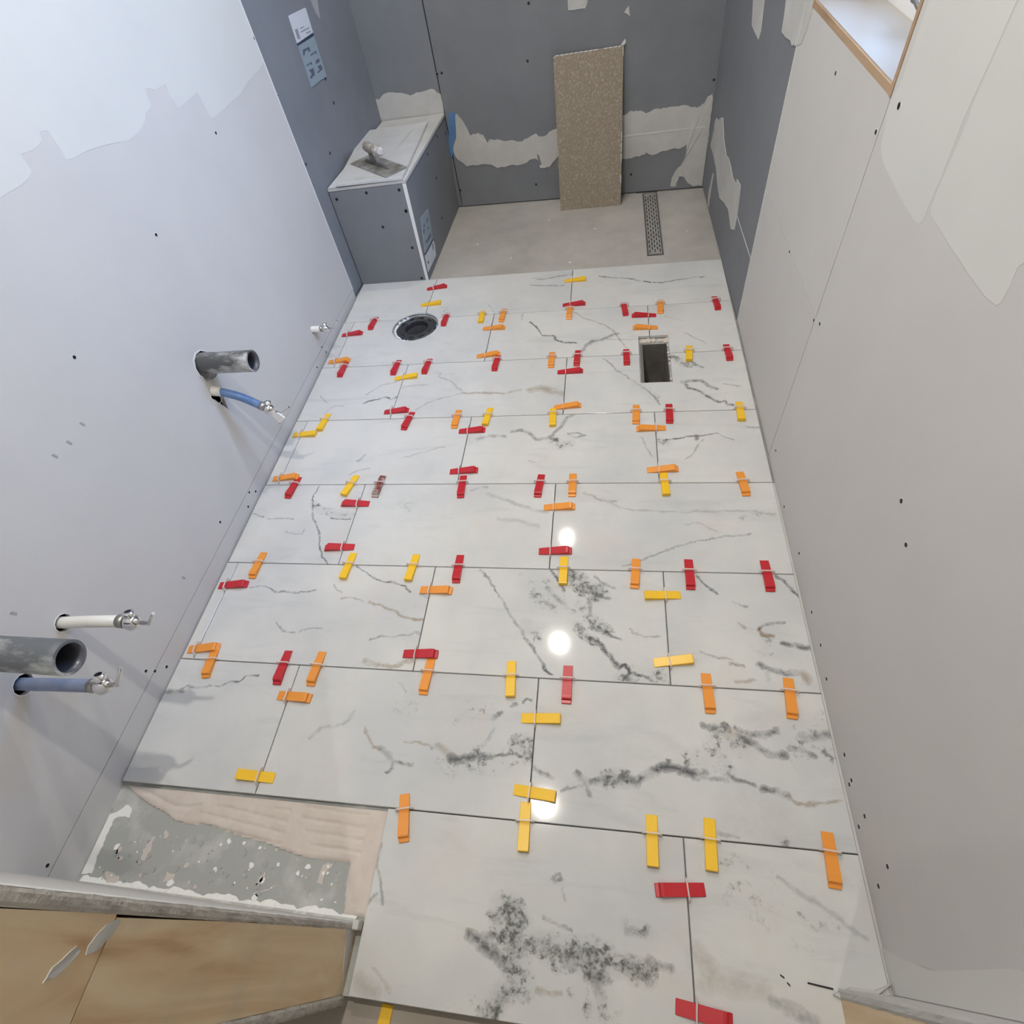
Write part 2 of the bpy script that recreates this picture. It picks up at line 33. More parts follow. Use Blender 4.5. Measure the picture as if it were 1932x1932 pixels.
PATCH_LEFT=[(-3.18,-4.921,3.242),(-3.18,-4.651,3.18),(-3.18,-4.302,3.137),(-3.18,-4.215,3.136),(-3.18,-4.115,3.13),(-3.18,-4.047,3.134),(-3.18,-3.988,3.143),(-3.18,-3.958,3.159),(-3.18,-3.958,3.196),(-3.18,-3.953,3.23),(-3.18,-3.949,3.251),(-3.18,-3.86,3.24),(-3.18,-3.8,3.236),(-3.18,-3.719,3.253),(-3.18,-3.706,3.289),(-3.18,-3.659,3.286),(-3.18,-3.63,3.276),(-3.18,-3.633,3.228),(-3.18,-3.633,3.167),(-3.18,-3.644,3.104),(-3.18,-3.573,3.087),(-3.18,-3.466,3.081),(-3.18,-3.395,3.075),(-3.18,-3.28,3.054),(-3.18,-3.195,3.039),(-3.18,-3.076,3.012),(-3.18,-2.978,2.983),(-3.18,-2.858,2.984),(-3.18,-2.778,2.99),(-3.18,-2.714,3.001),(-3.18,-2.648,3.022),(-3.18,-2.609,3.053),(-3.18,-2.486,3.068),(-3.18,-2.472,3.128),(-3.18,-2.459,3.176),(-3.18,-2.399,3.165),(-3.18,-2.339,3.132),(-3.18,-2.23,3.133),(-3.18,-2.16,3.124),(-3.18,-2.193,3.057),(-3.18,-2.174,3.007),(-3.18,-2.166,2.948),(-3.18,-2.049,2.947),(-3.18,-1.918,2.954),(-3.18,-1.784,2.962),(-3.18,-1.771,2.911),(-3.18,-1.769,2.85),(-3.18,-1.766,2.75),(-3.18,-1.681,2.736),(-3.18,-1.471,2.734),(-3.18,-1.277,2.739),(-3.18,-1.088,2.736),(-3.18,-0.938,2.759),(-3.18,-0.883,2.77),(-3.18,-0.652,2.787),(-3.18,-0.471,2.792),(-3.18,-0.308,2.832)]
PATCH_R1=[(2.1,-3.667,2.915),(2.1,-3.684,2.853),(2.1,-3.72,2.796),(2.1,-3.735,2.745),(2.1,-3.771,2.708),(2.1,-3.842,2.676),(2.1,-3.999,2.658),(2.1,-4.199,2.64),(2.1,-4.327,2.632),(2.1,-4.444,2.63),(2.1,-4.516,2.64),(2.1,-4.541,2.669),(2.1,-4.533,2.719),(2.1,-4.531,2.809),(2.1,-4.527,2.882),(2.1,-4.515,2.984),(2.1,-4.503,3.069),(2.1,-4.503,3.117),(2.1,-4.502,3.153)]
PATCH_R2=([(2.1,-4.581,2.721),(2.1,-4.655,2.716),(2.1,-4.738,2.711),(2.1,-4.835,2.706),(2.1,-4.976,2.703),(2.1,-5.082,2.697),(2.1,-5.186,2.7),(2.1,-5.26,2.7),(2.1,-5.329,2.711),(2.1,-5.358,2.72),(2.1,-5.369,2.743),(2.1,-5.363,2.776),(2.1,-5.362,2.806),(2.1,-5.348,2.844),(2.1,-5.343,2.876),(2.1,-5.363,2.906)],[(2.1,-4.564,2.734),(2.1,-4.548,2.81),(2.1,-4.545,2.896),(2.1,-4.544,2.994),(2.1,-4.539,3.102),(2.1,-4.524,3.154)])
PATCH_R3=[(2.1,-7.676,0.146),(2.1,-7.603,0.187),(2.1,-7.585,0.398),(2.1,-7.572,0.778),(2.1,-7.563,1.067),(2.1,-7.55,1.262),(2.1,-7.546,1.385),(2.1,-7.662,1.298),(2.1,-7.645,1.192),(2.1,-7.657,0.815),(2.1,-7.668,0.485)]
PATCH_RG1=[(2.072,0.62,2.605),(2.079,0.074,2.701),(2.081,-0.027,2.425),(2.08,0.003,2.351),(2.074,0.444,2.375)]
PATCH_RG2=[(2.091,-0.791,2.853),(2.103,-1.689,3.011),(2.103,-1.662,2.966),(2.103,-1.675,2.887),(2.103,-1.639,2.773),(2.102,-1.568,2.68),(2.099,-1.4,2.627),(2.099,-1.36,2.632),(2.098,-1.319,2.608),(2.097,-1.226,2.625),(2.095,-1.065,2.607),(2.092,-0.871,2.607),(2.092,-0.854,2.713)]
PATCH_RG3=[(2.055,1.881,1.021),(2.056,1.777,1.093),(2.059,1.61,1.109),(2.06,1.512,1.177),(2.062,1.331,1.243),(2.066,1.053,1.087),(2.071,0.705,1.006),(2.072,0.586,1.04),(2.076,0.334,1.024),(2.079,0.132,0.983),(2.082,-0.125,1.008),(2.082,-0.123,1.066),(2.085,-0.359,1.095),(2.086,-0.423,0.935),(2.087,-0.464,0.791),(2.087,-0.462,0.622),(2.084,-0.268,0.538),(2.079,0.077,0.628),(2.075,0.411,0.567),(2.07,0.743,0.478),(2.067,0.985,0.525),(2.063,1.32,0.643),(2.058,1.656,0.676),(2.054,1.968,0.678),(2.055,1.888,0.865)]
PATCH_RG4=[(2.06,1.543,0.028),(2.059,1.617,0.162),(2.06,1.511,0.475),(2.061,1.412,0.526),(2.061,1.443,0.334),(2.061,1.455,0.029)]
PATCH_B1=[(-1.84,2.35,1.338),(-1.762,2.348,1.352),(-1.681,2.346,1.235),(-1.638,2.345,1.119),(-1.614,2.344,1.037),(-1.501,2.341,1.066),(-1.401,2.339,1.029),(-1.354,2.338,0.91),(-1.319,2.337,0.958),(-1.148,2.332,0.938),(-0.888,2.326,0.897),(-0.81,2.324,0.885),(-0.7,2.321,0.926),(-0.618,2.319,0.96),(-0.564,2.317,0.977),(-0.517,2.316,0.928),(-0.413,2.313,0.93),(-0.357,2.312,0.981),(-0.227,2.309,1.014),(0.769,2.283,1.096),(0.865,2.281,1.139),(0.985,2.277,1.128),(1.13,2.274,1.094),(1.27,2.27,1.133),(1.434,2.266,1.138),(1.69,2.259,1.134),(1.834,2.256,1.09),(1.921,2.253,1.133),(1.956,2.252,1.209),(2.019,2.251,1.243),(2.042,2.25,1.179),(2.042,2.249,0.932),(2.042,2.249,0.762),(2.042,2.25,0.61),(2.042,2.25,0.313),(2.042,2.25,-0.0),(1.894,2.254,0.012),(1.811,2.256,0.068),(1.737,2.258,0.167),(1.667,2.26,0.173),(1.636,2.261,0.032),(1.545,2.263,0.04),(1.552,2.263,0.151),(1.601,2.262,0.256),(1.681,2.259,0.333),(1.74,2.258,0.48),(1.736,2.258,0.628),(1.656,2.26,0.578),(1.484,2.265,0.575),(1.337,2.268,0.549),(1.215,2.271,0.513),(1.137,2.274,0.566),(1.038,2.276,0.517),(0.785,2.283,0.503),(-0.253,2.309,0.627),(-0.397,2.313,0.482),(-0.545,2.317,0.482),(-0.574,2.318,0.606),(-0.653,2.32,0.625),(-0.85,2.325,0.557),(-1.012,2.329,0.57),(-1.237,2.335,0.54),(-1.339,2.337,0.597),(-1.53,2.342,0.613),(-1.756,2.348,0.607),(-1.918,2.352,0.769),(-1.949,2.353,0.939),(-1.881,2.351,1.118)]
PATCH_B2=[(0.007,2.303,2.526),(0.297,2.295,2.493),(0.24,2.297,2.368),(0.01,2.303,2.373)]
PATCH_B3=[(0.75,2.283,2.271),(0.781,2.283,2.309),(0.812,2.282,2.331),(0.814,2.282,2.289),(0.827,2.281,2.224),(0.793,2.282,2.25)]
PATCH_B4=[(-3.007,2.38,1.684),(-2.996,2.38,1.657),(-2.945,2.379,1.647),(-2.899,2.377,1.685),(-2.849,2.376,1.712),(-2.751,2.374,1.723),(-2.676,2.372,1.708),(-2.585,2.369,1.702),(-2.512,2.367,1.681),(-2.441,2.366,1.651),(-2.399,2.365,1.658),(-2.326,2.363,1.682),(-2.194,2.359,1.685),(-2.085,2.356,1.702),(-2.049,2.356,1.691),(-2.02,2.355,1.652),(-1.961,2.353,1.626),(-1.957,2.353,1.51),(-1.965,2.353,1.392),(-2.028,2.355,1.3),(-3.031,2.381,1.335),(-3.02,2.381,1.469)]
TAPE=[(-1.897,2.352,1.365),(-1.834,2.35,1.385),(-1.791,2.349,1.366),(-1.843,2.35,1.046),(-1.922,2.352,0.936),(-1.937,2.353,0.806),(-2.009,2.354,0.74),(-2.001,2.354,0.896)]
SCREWS_L=[(-3.18,-1.795,2.638),(-3.18,-3.285,2.401),(-3.18,-4.689,2.234),(-3.18,-0.32,3.021),(-3.18,-0.298,2.505),(-3.18,-4.738,0.316),(-3.18,-4.15,0.07),(-3.18,-4.357,0.069),(-3.18,-6.118,0.1),(-3.18,-6.194,0.198),(-3.18,-6.228,0.287),(-3.18,-4.226,0.147),(-3.18,-1.752,0.146),(-3.18,-2.061,0.063),(-3.18,-1.709,0.038),(-3.18,-7.581,0.273)]
SCREWS_R=[(2.1,-2.619,2.762),(2.1,-3.799,2.929),(2.1,-3.617,2.744),(2.1,-1.605,2.91),(2.1,-3.646,1.499),(2.1,-3.771,1.552),(2.1,-5.538,1.669),(2.1,-5.753,1.568),(2.1,-3.784,0.203),(2.1,-4.359,0.089),(2.1,-4.9,0.165),(2.1,-5.417,0.135),(2.1,-5.694,0.155),(2.1,-5.933,0.113),(2.1,-6.444,0.11),(2.1,-6.602,0.123),(2.1,-6.617,0.073),(2.1,-6.817,0.192),(2.1,-6.857,0.065),(2.1,-7.089,0.334),(2.1,-7.567,0.356),(2.1,-7.169,0.145),(2.1,-2.666,1.515)]
SCRATCH_L=[(-3.18,-6.321,1.504),(-3.18,-5.411,0.397),(-3.18,-5.341,1.914),(-3.18,-5.021,1.905),(-3.18,-5.197,1.896)]
SCREWS_BF=[(-3.073,0.0,1.232),(-2.63,0.0,1.276),(-2.173,0.0,1.272),(-2.158,0.0,1.004),(-2.16,0.0,0.997),(-2.214,0.0,0.496),(-2.198,0.0,0.031),(-2.551,0.0,0.818)]
SCREWS_BS=[(-2.043,1.75,1.272),(-2.063,1.124,1.267),(-2.056,1.325,0.864),(-2.016,2.599,0.579),(-2.028,2.233,1.149),(-2.014,2.662,0.129),(-2.06,1.214,0.329),(-2.094,0.127,0.198)]
SCREWS_B=[(-0.598,2.318,1.887),(-0.637,2.319,0.238),(2.017,2.251,1.408),(-1.945,2.353,0.25),(-0.514,2.316,2.501),(0.913,2.279,0.264),(-1.957,2.353,1.87),(-1.884,2.351,1.876)]
SCREWS_GL=[(-3.187,-0.264,1.775),(-3.1,0.966,2.311),(-3.099,0.98,2.04),(-3.139,0.418,1.645),(-3.161,0.109,0.473)]
LABEL=[[(-3.128,0.568,3.015),(-3.126,0.598,3.017),(-3.095,1.028,2.996),(-3.094,1.047,2.985),(-3.095,1.033,2.764),(-3.129,0.551,2.77)],[(-3.13,0.537,2.771),(-3.095,1.023,2.755),(-3.095,1.034,2.735),(-3.129,0.55,2.75)],[(-3.129,0.554,2.746),(-3.095,1.03,2.732),(-3.096,1.011,2.318),(-3.109,0.831,2.334),(-3.126,0.597,2.338),(-3.131,0.527,2.34)],[(-3.126,0.597,2.886),(-3.121,0.671,2.881),(-3.121,0.667,2.789),(-3.127,0.589,2.798)]]
LABEL_LINES=[[(-3.116,0.74,2.87),(-3.108,0.853,2.863),(-3.108,0.851,2.855),(-3.116,0.738,2.861)],[(-3.117,0.724,2.841),(-3.099,0.969,2.829),(-3.1,0.965,2.818),(-3.117,0.72,2.831)],[(-3.108,0.849,2.804),(-3.099,0.978,2.794),(-3.099,0.974,2.783),(-3.108,0.845,2.793)],[(-3.124,0.621,2.692),(-3.111,0.806,2.678),(-3.111,0.808,2.637),(-3.115,0.746,2.638),(-3.114,0.759,2.663),(-3.121,0.669,2.666),(-3.123,0.634,2.641),(-3.126,0.59,2.643)],[(-3.113,0.775,2.606),(-3.101,0.947,2.603),(-3.101,0.95,2.582),(-3.103,0.918,2.575),(-3.103,0.922,2.594),(-3.113,0.777,2.593)],[(-3.128,0.574,2.55),(-3.116,0.741,2.546),(-3.116,0.735,2.518),(-3.118,0.71,2.524),(-3.117,0.716,2.537),(-3.127,0.585,2.54)],[(-3.125,0.609,2.496),(-3.116,0.738,2.484),(-3.118,0.715,2.417),(-3.122,0.654,2.421),(-3.125,0.617,2.409),(-3.128,0.574,2.421),(-3.127,0.581,2.434),(-3.122,0.649,2.446)],[(-3.107,0.867,2.528),(-3.1,0.961,2.524),(-3.1,0.957,2.49),(-3.109,0.833,2.497)],[(-3.108,0.85,2.467),(-3.1,0.96,2.461),(-3.099,0.972,2.409),(-3.111,0.808,2.412),(-3.111,0.803,2.424),(-3.105,0.889,2.426)]]
LABEL_B=[[(-2.096,0.079,0.329),(-2.08,0.583,0.293),(-2.079,0.599,0.204),(-2.081,0.551,0.074),(-2.097,0.046,0.093)],[(-2.095,0.088,0.353),(-2.08,0.565,0.327),(-2.08,0.571,0.305),(-2.095,0.082,0.331)],[(-2.09,0.26,0.776),(-2.078,0.648,0.726),(-2.078,0.649,0.632),(-2.08,0.573,0.327),(-2.095,0.091,0.355)],[(-2.083,0.476,0.298),(-2.081,0.539,0.27),(-2.082,0.521,0.202),(-2.084,0.437,0.212)]]
LABEL_B_LINES=[[(-2.091,0.234,0.452),(-2.081,0.539,0.436),(-2.082,0.515,0.398),(-2.09,0.239,0.425)],[(-2.091,0.222,0.625),(-2.088,0.305,0.607),(-2.09,0.243,0.567),(-2.091,0.21,0.568)],[(-2.089,0.29,0.654),(-2.087,0.357,0.653),(-2.087,0.345,0.627),(-2.089,0.278,0.629)],[(-2.083,0.492,0.651),(-2.081,0.556,0.66),(-2.081,0.527,0.618),(-2.084,0.458,0.604)],[(-2.084,0.435,0.552),(-2.082,0.509,0.539),(-2.083,0.469,0.519),(-2.085,0.429,0.531)]]
FLANGE=[(-2.34,-1.185),(-1.747,-1.114),(-2.054,-0.877),(-2.038,-1.456)]
HOLE=[(-2.378,-1.254),(-1.734,-1.145),(-1.996,-0.858),(-2.121,-1.494),(-2.341,-1.026),(-2.298,-1.391)]
GRATE=[(1.107,2.287),(1.345,2.295),(1.346,0.254),(1.088,0.261)]
VENT=[(0.918,-1.642),(1.289,-1.652),(1.263,-2.524),(0.915,-2.505)]
THINSET=[(-3.215,-6.993),(-3.164,-7.012),(-3.035,-7.08),(-2.865,-7.141),(-2.733,-7.174),(-2.614,-7.222),(-2.498,-7.234),(-2.321,-7.225),(-2.223,-7.245),(-2.032,-7.276),(-1.851,-7.294),(-1.686,-7.325),(-1.577,-7.348),(-1.459,-7.356),(-1.33,-7.351),(-1.184,-7.354),(-1.179,-7.474),(-1.144,-7.638),(-1.067,-7.641),(-1.029,-7.614),(-1.025,-7.014),(-2.045,-6.998)]
PLASTER=[[(-3.214,-7.214),(-3.195,-7.182),(-3.168,-7.225),(-3.084,-7.173),(-3.07,-7.149),(-3.007,-7.174),(-2.991,-7.232),(-3.05,-7.229),(-3.114,-7.25),(-3.116,-7.308),(-3.118,-7.366),(-3.102,-7.421),(-3.114,-7.491),(-3.098,-7.544),(-3.091,-7.596),(-3.187,-7.606),(-3.213,-7.595),(-3.218,-7.445),(-3.234,-7.333)],[(-2.75,-7.484),(-2.77,-7.418),(-2.728,-7.331),(-2.709,-7.398),(-2.716,-7.481)],[(-2.642,-7.337),(-2.664,-7.297),(-2.654,-7.282),(-2.613,-7.306),(-2.616,-7.334)],[(-1.387,-7.482),(-1.373,-7.38),(-1.285,-7.352),(-1.341,-7.427),(-1.337,-7.489)],[(-2.948,-7.635),(-2.987,-7.573),(-2.911,-7.579),(-2.861,-7.587),(-2.846,-7.625)],[(-1.819,-7.587),(-1.649,-7.52),(-1.643,-7.527),(-1.798,-7.597)],[(-2.511,-7.592),(-2.512,-7.527),(-2.438,-7.533),(-2.445,-7.586)]]
PANEL=None
JLINES_R=[(2.1,-1.517,1.504),(2.1,-3.648,1.564)]
LP=[(-0.221,1.907),(0.75,1.925)]
JOINTS = [[-1.965,.055],[-2.996,-.97,1.056],[-1.965,.061],[-3.009,-.981,1.048],[-1.99,.039],[-3.048,-1.019,1.027],[-2.027,.021],[1.042]]

# ---------------------------------------------------------------- materials
def mat(name, col, rough=0.6, metal=0.0, spec=0.5, noise=None, bump=None, trans=0.0, coat=0.0, emis=None):
    m = bpy.data.materials.new(name); m.use_nodes = True
    nt = m.node_tree; b = nt.nodes['Principled BSDF']
    b.inputs['Base Color'].default_value = (*col, 1); b.inputs['Roughness'].default_value = rough
    b.inputs['Metallic'].default_value = metal; b.inputs['Specular IOR Level'].default_value = spec
    b.inputs['Transmission Weight'].default_value = trans; b.inputs['Coat Weight'].default_value = coat
    if noise or bump:
        tc = nt.nodes.new('ShaderNodeTexCoord')
    if noise:                                   # (scale, colour 2, low, high, stretch)
        sc, c2, lo, hi = noise[:4]; st = noise[4] if len(noise) > 4 else (1, 1, 1)
        mp = nt.nodes.new('ShaderNodeMapping'); mp.inputs['Scale'].default_value = st
        nt.links.new(tc.outputs['Object'], mp.inputs[0])
        n = nt.nodes.new('ShaderNodeTexNoise'); n.inputs['Scale'].default_value = sc; n.inputs['Detail'].default_value = 6
        n.inputs['Roughness'].default_value = 0.62
        nt.links.new(mp.outputs[0], n.inputs['Vector'])
        r = nt.nodes.new('ShaderNodeMapRange'); r.inputs[1].default_value = lo; r.inputs[2].default_value = hi
        nt.links.new(n.outputs['Fac'], r.inputs[0])
        mx = nt.nodes.new('ShaderNodeMix'); mx.data_type = 'RGBA'
        mx.inputs[6].default_value = (*col, 1); mx.inputs[7].default_value = (*c2, 1)
        nt.links.new(r.outputs[0], mx.inputs[0]); nt.links.new(mx.outputs[2], b.inputs['Base Color'])
    if bump:
        n2 = nt.nodes.new('ShaderNodeTexNoise'); n2.inputs['Scale'].default_value = bump[0]; n2.inputs['Detail'].default_value = 4
        nt.links.new(tc.outputs['Object'], n2.inputs['Vector'])
        bp = nt.nodes.new('ShaderNodeBump'); bp.inputs['Strength'].default_value = bump[1]; bp.inputs['Distance'].default_value = 0.002
        nt.links.new(n2.outputs['Fac'], bp.inputs['Height']); nt.links.new(bp.outputs[0], b.inputs['Normal'])
    return m

M = {}
M['drywall'] = mat('drywall_paper', (0.56, 0.545, 0.53), 0.75, noise=(3, (0.59, 0.575, 0.555), 0.35, 0.7), bump=(300, 0.05))
M['gray'] = mat('gray_backer_board', (0.185, 0.196, 0.215), 0.7, noise=(4, (0.215, 0.225, 0.245), 0.35, 0.7), bump=(400, 0.05))
M['mud'] = mat('joint_compound', (0.68, 0.69, 0.68), 0.7, noise=(9, (0.60, 0.605, 0.59), 0.4, 0.75), bump=(60, 0.15))
M['mud_wall'] = mat('sanded_joint_compound', (0.635, 0.635, 0.605), 0.7, noise=(3, (0.605, 0.605, 0.58), 0.4, 0.75), bump=(120, 0.04))
M['mud_gray'] = mat('joint_compound_gray', (0.50, 0.495, 0.475), 0.7, noise=(8, (0.58, 0.575, 0.56), 0.4, 0.7), bump=(60, 0.15))  # greyer joint compound with lighter blotches
M['gypsum'] = mat('cut_gypsum_edge', (0.50, 0.48, 0.45), 0.9, noise=(26, (0.33, 0.31, 0.29), 0.42, 0.66), bump=(160, 0.9))
M['white_edge'] = mat('board_edge_white', (0.75, 0.75, 0.76), 0.7)
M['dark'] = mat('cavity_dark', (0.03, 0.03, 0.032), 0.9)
M['stud'] = mat('wall_framing', (0.22, 0.16, 0.1), 0.8)
M['screw'] = mat('screw_black', (0.015, 0.015, 0.018), 0.5, 0.3)
M['torn'] = mat('torn_paper', (0.72, 0.71, 0.70), 0.8)
M['gray_ring'] = mat('gray_dimple', (0.14, 0.145, 0.155), 0.7)
M['smudge'] = mat('gray_smudge', (0.36, 0.36, 0.36), 0.8)
M['subfloor'] = mat('backer_board_floor', (0.36, 0.37, 0.355), 0.8, noise=(9, (0.62, 0.62, 0.60), 0.50, 0.80), bump=(40, 0.4))
M['shower_pan'] = mat('mortar_bed', (0.36, 0.34, 0.315), 0.8, noise=(5, (0.45, 0.43, 0.40), 0.38, 0.7), bump=(50, 0.25))
M['thinset'] = mat('thinset_mortar', (0.56, 0.49, 0.44), 0.75, noise=(20, (0.62, 0.56, 0.51), 0.4, 0.7), bump=(80, 0.3))
M['plaster'] = mat('dried_plaster', (0.78, 0.78, 0.76), 0.8, bump=(80, 0.5))
M['ceiling'] = mat('ceiling_white', (0.78, 0.78, 0.77), 0.8)
M['tile_edge'] = mat('tile_body', (0.70, 0.69, 0.67), 0.5)
M['tile_back'] = mat('tile_back_tan', (0.27, 0.225, 0.17), 0.8, noise=(170, (0.44, 0.39, 0.31), 0.50, 0.68, (1, 1, 0.6)), bump=(160, 0.5))
M['steel'] = mat('stainless_steel', (0.42, 0.41, 0.39), 0.45, 0.35, noise=(30, (0.30, 0.29, 0.275), 0.4, 0.7))
M['steel_dark'] = mat('dull_steel', (0.20, 0.195, 0.19), 0.5, 0.4)
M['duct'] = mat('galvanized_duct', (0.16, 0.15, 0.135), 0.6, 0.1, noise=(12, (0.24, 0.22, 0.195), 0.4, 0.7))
M['chrome'] = mat('chrome', (0.78, 0.78, 0.79), 0.12, 1.0)
M['abs'] = mat('abs_pipe', (0.085, 0.088, 0.092), 0.30, noise=(15, (0.55, 0.56, 0.55), 0.49, 0.66, (0.5, 1, 1)))  # pale speckle: plaster bits, thickened to stand in for reflected light on top
M['abs_gray'] = mat('abs_pipe_dusty', (0.12, 0.13, 0.14), 0.5, noise=(13, (0.60, 0.61, 0.58), 0.50, 0.68, (0.45, 1, 1)))
M['abs_in'] = mat('abs_pipe_inside', (0.10, 0.10, 0.12), 0.3)
M['flange'] = mat('flange_black', (0.035, 0.036, 0.042), 0.38, noise=(40, (0.16, 0.16, 0.17), 0.55, 0.75))
M['pex_blue'] = mat('blue_tubing', (0.10, 0.20, 0.42), 0.35, noise=(15, (0.20, 0.30, 0.50), 0.45, 0.7))
M['pex_blue_dusty'] = mat('blue_tubing_dusty', (0.22, 0.28, 0.42), 0.5, noise=(18, (0.34, 0.38, 0.48), 0.4, 0.7))
M['pex_white'] = mat('white_tubing', (0.74, 0.73, 0.68), 0.35)
M['crimp'] = mat('crimp_ring', (0.42, 0.41, 0.39), 0.4, 1.0)
M['tag_white'] = mat('white_plastic_tag', (0.88, 0.88, 0.88), 0.4)
M['vinyl'] = mat('white_vinyl', (0.80, 0.81, 0.82), 0.35)
M['sill'] = mat('sill_board', (0.40, 0.38, 0.34), 0.4)
M['ply'] = mat('plywood_edge', (0.46, 0.32, 0.20), 0.6, noise=(24, (0.30, 0.18, 0.10), 0.45, 0.7, (1, 0.15, 1)), bump=(120, 0.3))
M['snow'] = mat('bright_ground', (0.75, 0.75, 0.75), 0.9)
M['blue_tape'] = mat('blue_membrane', (0.09, 0.20, 0.40), 0.6, noise=(12, (0.13, 0.27, 0.50), 0.4, 0.7))
M['paper'] = mat('label_paper', (0.60, 0.62, 0.66), 0.6)
M['paper_blue'] = mat('label_blue_print', (0.27, 0.33, 0.37), 0.6)
M['ink'] = mat('label_ink', (0.035, 0.045, 0.09), 0.6)
M['ink_soft'] = mat('label_ink_soft', (0.10, 0.12, 0.16), 0.6)
M['ink_gray'] = mat('label_ink_gray', (0.28, 0.29, 0.31), 0.6)
M['hall'] = mat('hall_floor_board', (0.40, 0.36, 0.31), 0.8, noise=(5, (0.28, 0.25, 0.22), 0.4, 0.7))
M['hall_wall'] = mat('hall_wall_paint', (0.5, 0.48, 0.45), 0.8)
M['lamp_trim'] = mat('lamp_trim_white', (0.8, 0.8, 0.8), 0.5)
M['handle'] = mat('trowel_grip_dirty', (0.30, 0.27, 0.24), 0.6, noise=(30, (0.62, 0.61, 0.60), 0.46, 0.62))
M['blade'] = mat('trowel_blade_mortar', (0.46, 0.45, 0.42), 0.45, 0.5, noise=(14, (0.25, 0.235, 0.20), 0.42, 0.62))
M['pink'] = mat('mortar_crumb', (0.55, 0.50, 0.46), 0.8)
def plastic(name, c, c2=None, dirty=False):
    return mat(name, c, 0.30, spec=0.5, noise=(26 if not dirty else 40, c2 or c, 0.60 if not dirty else 0.45, 0.68 if not dirty else 0.6))
M['r'] = plastic('red_plastic', (0.50, 0.018, 0.028), (0.60, 0.06, 0.07))
M['o'] = plastic('orange_plastic', (0.80, 0.30, 0.045), (0.86, 0.40, 0.11))
M['y'] = plastic('yellow_plastic', (0.86, 0.52, 0.02), (0.88, 0.56, 0.07))
M['d'] = plastic('smeared_red_plastic', (0.20, 0.035, 0.03), (0.42, 0.36, 0.33), True)
M['clip'] = mat('clear_clip_plastic', (0.86, 0.80, 0.79), 0.35)
_n = M['clip'].node_tree; _t = _n.nodes.new('ShaderNodeBsdfTranslucent'); _t.inputs[0].default_value = (0.95, 0.9, 0.88, 1)
_p = _n.nodes.new('ShaderNodeBsdfTransparent'); _a = _n.nodes.new('ShaderNodeMixShader'); _a.inputs[0].default_value = 0.4; _c = _n.nodes.new('ShaderNodeMixShader'); _c.inputs[0].default_value = 0.22
_n.links.new(_n.nodes['Principled BSDF'].outputs[0], _a.inputs[1]); _n.links.new(_t.outputs[0], _a.inputs[2]); _n.links.new(_a.outputs[0], _c.inputs[1]); _n.links.new(_p.outputs[0], _c.inputs[2]); _n.links.new(_c.outputs[0], _n.nodes['Material Output'].inputs[0])
# pine wood of the door jamb: grain runs up the stud
def wood():
    m = mat('pine_stud', (0.5, 0.35, 0.19), 0.6)
    nt = m.node_tree; b = nt.nodes['Principled BSDF']
    tc = nt.nodes.new('ShaderNodeTexCoord'); mp = nt.nodes.new('ShaderNodeMapping'); mp.inputs['Scale'].default_value = (1, 1, 0.13)
    nt.links.new(tc.outputs['Object'], mp.inputs[0])
    n = nt.nodes.new('ShaderNodeTexNoise'); n.inputs['Scale'].default_value = 16; n.inputs['Detail'].default_value = 6; n.inputs['Distortion'].default_value = 0.9
    nt.links.new(mp.outputs[0], n.inputs['Vector'])
    cr = nt.nodes.new('ShaderNodeValToRGB'); e = cr.color_ramp.elements
    e[0].position = 0.34; e[0].color = (0.46, 0.27, 0.14, 1); e[1].position = 0.58; e[1].color = (0.76, 0.61, 0.40, 1)
    k = e.new(0.45); k.color = (0.68, 0.50, 0.30, 1)
    nt.links.new(n.outputs['Fac'], cr.inputs[0])
    n3 = nt.nodes.new('ShaderNodeTexNoise'); n3.inputs['Scale'].default_value = 9; n3.inputs['Detail'].default_value = 3
    nt.links.new(tc.outputs['Object'], n3.inputs['Vector'])
    r = nt.nodes.new('ShaderNodeMapRange'); r.inputs[1].default_value = 0.52; r.inputs[2].default_value = 0.72; r.inputs[4].default_value = 0.5
    nt.links.new(n3.outputs['Fac'], r.inputs[0])
    mx = nt.nodes.new('ShaderNodeMix'); mx.data_type = 'RGBA'; mx.inputs[7].default_value = (0.52, 0.45, 0.36, 1)
    nt.links.new(r.outputs[0], mx.inputs[0]); nt.links.new(cr.outputs[0], mx.inputs[6]); nt.links.new(mx.outputs[2], b.inputs['Base Color'])
    return m
M['pine'] = wood()

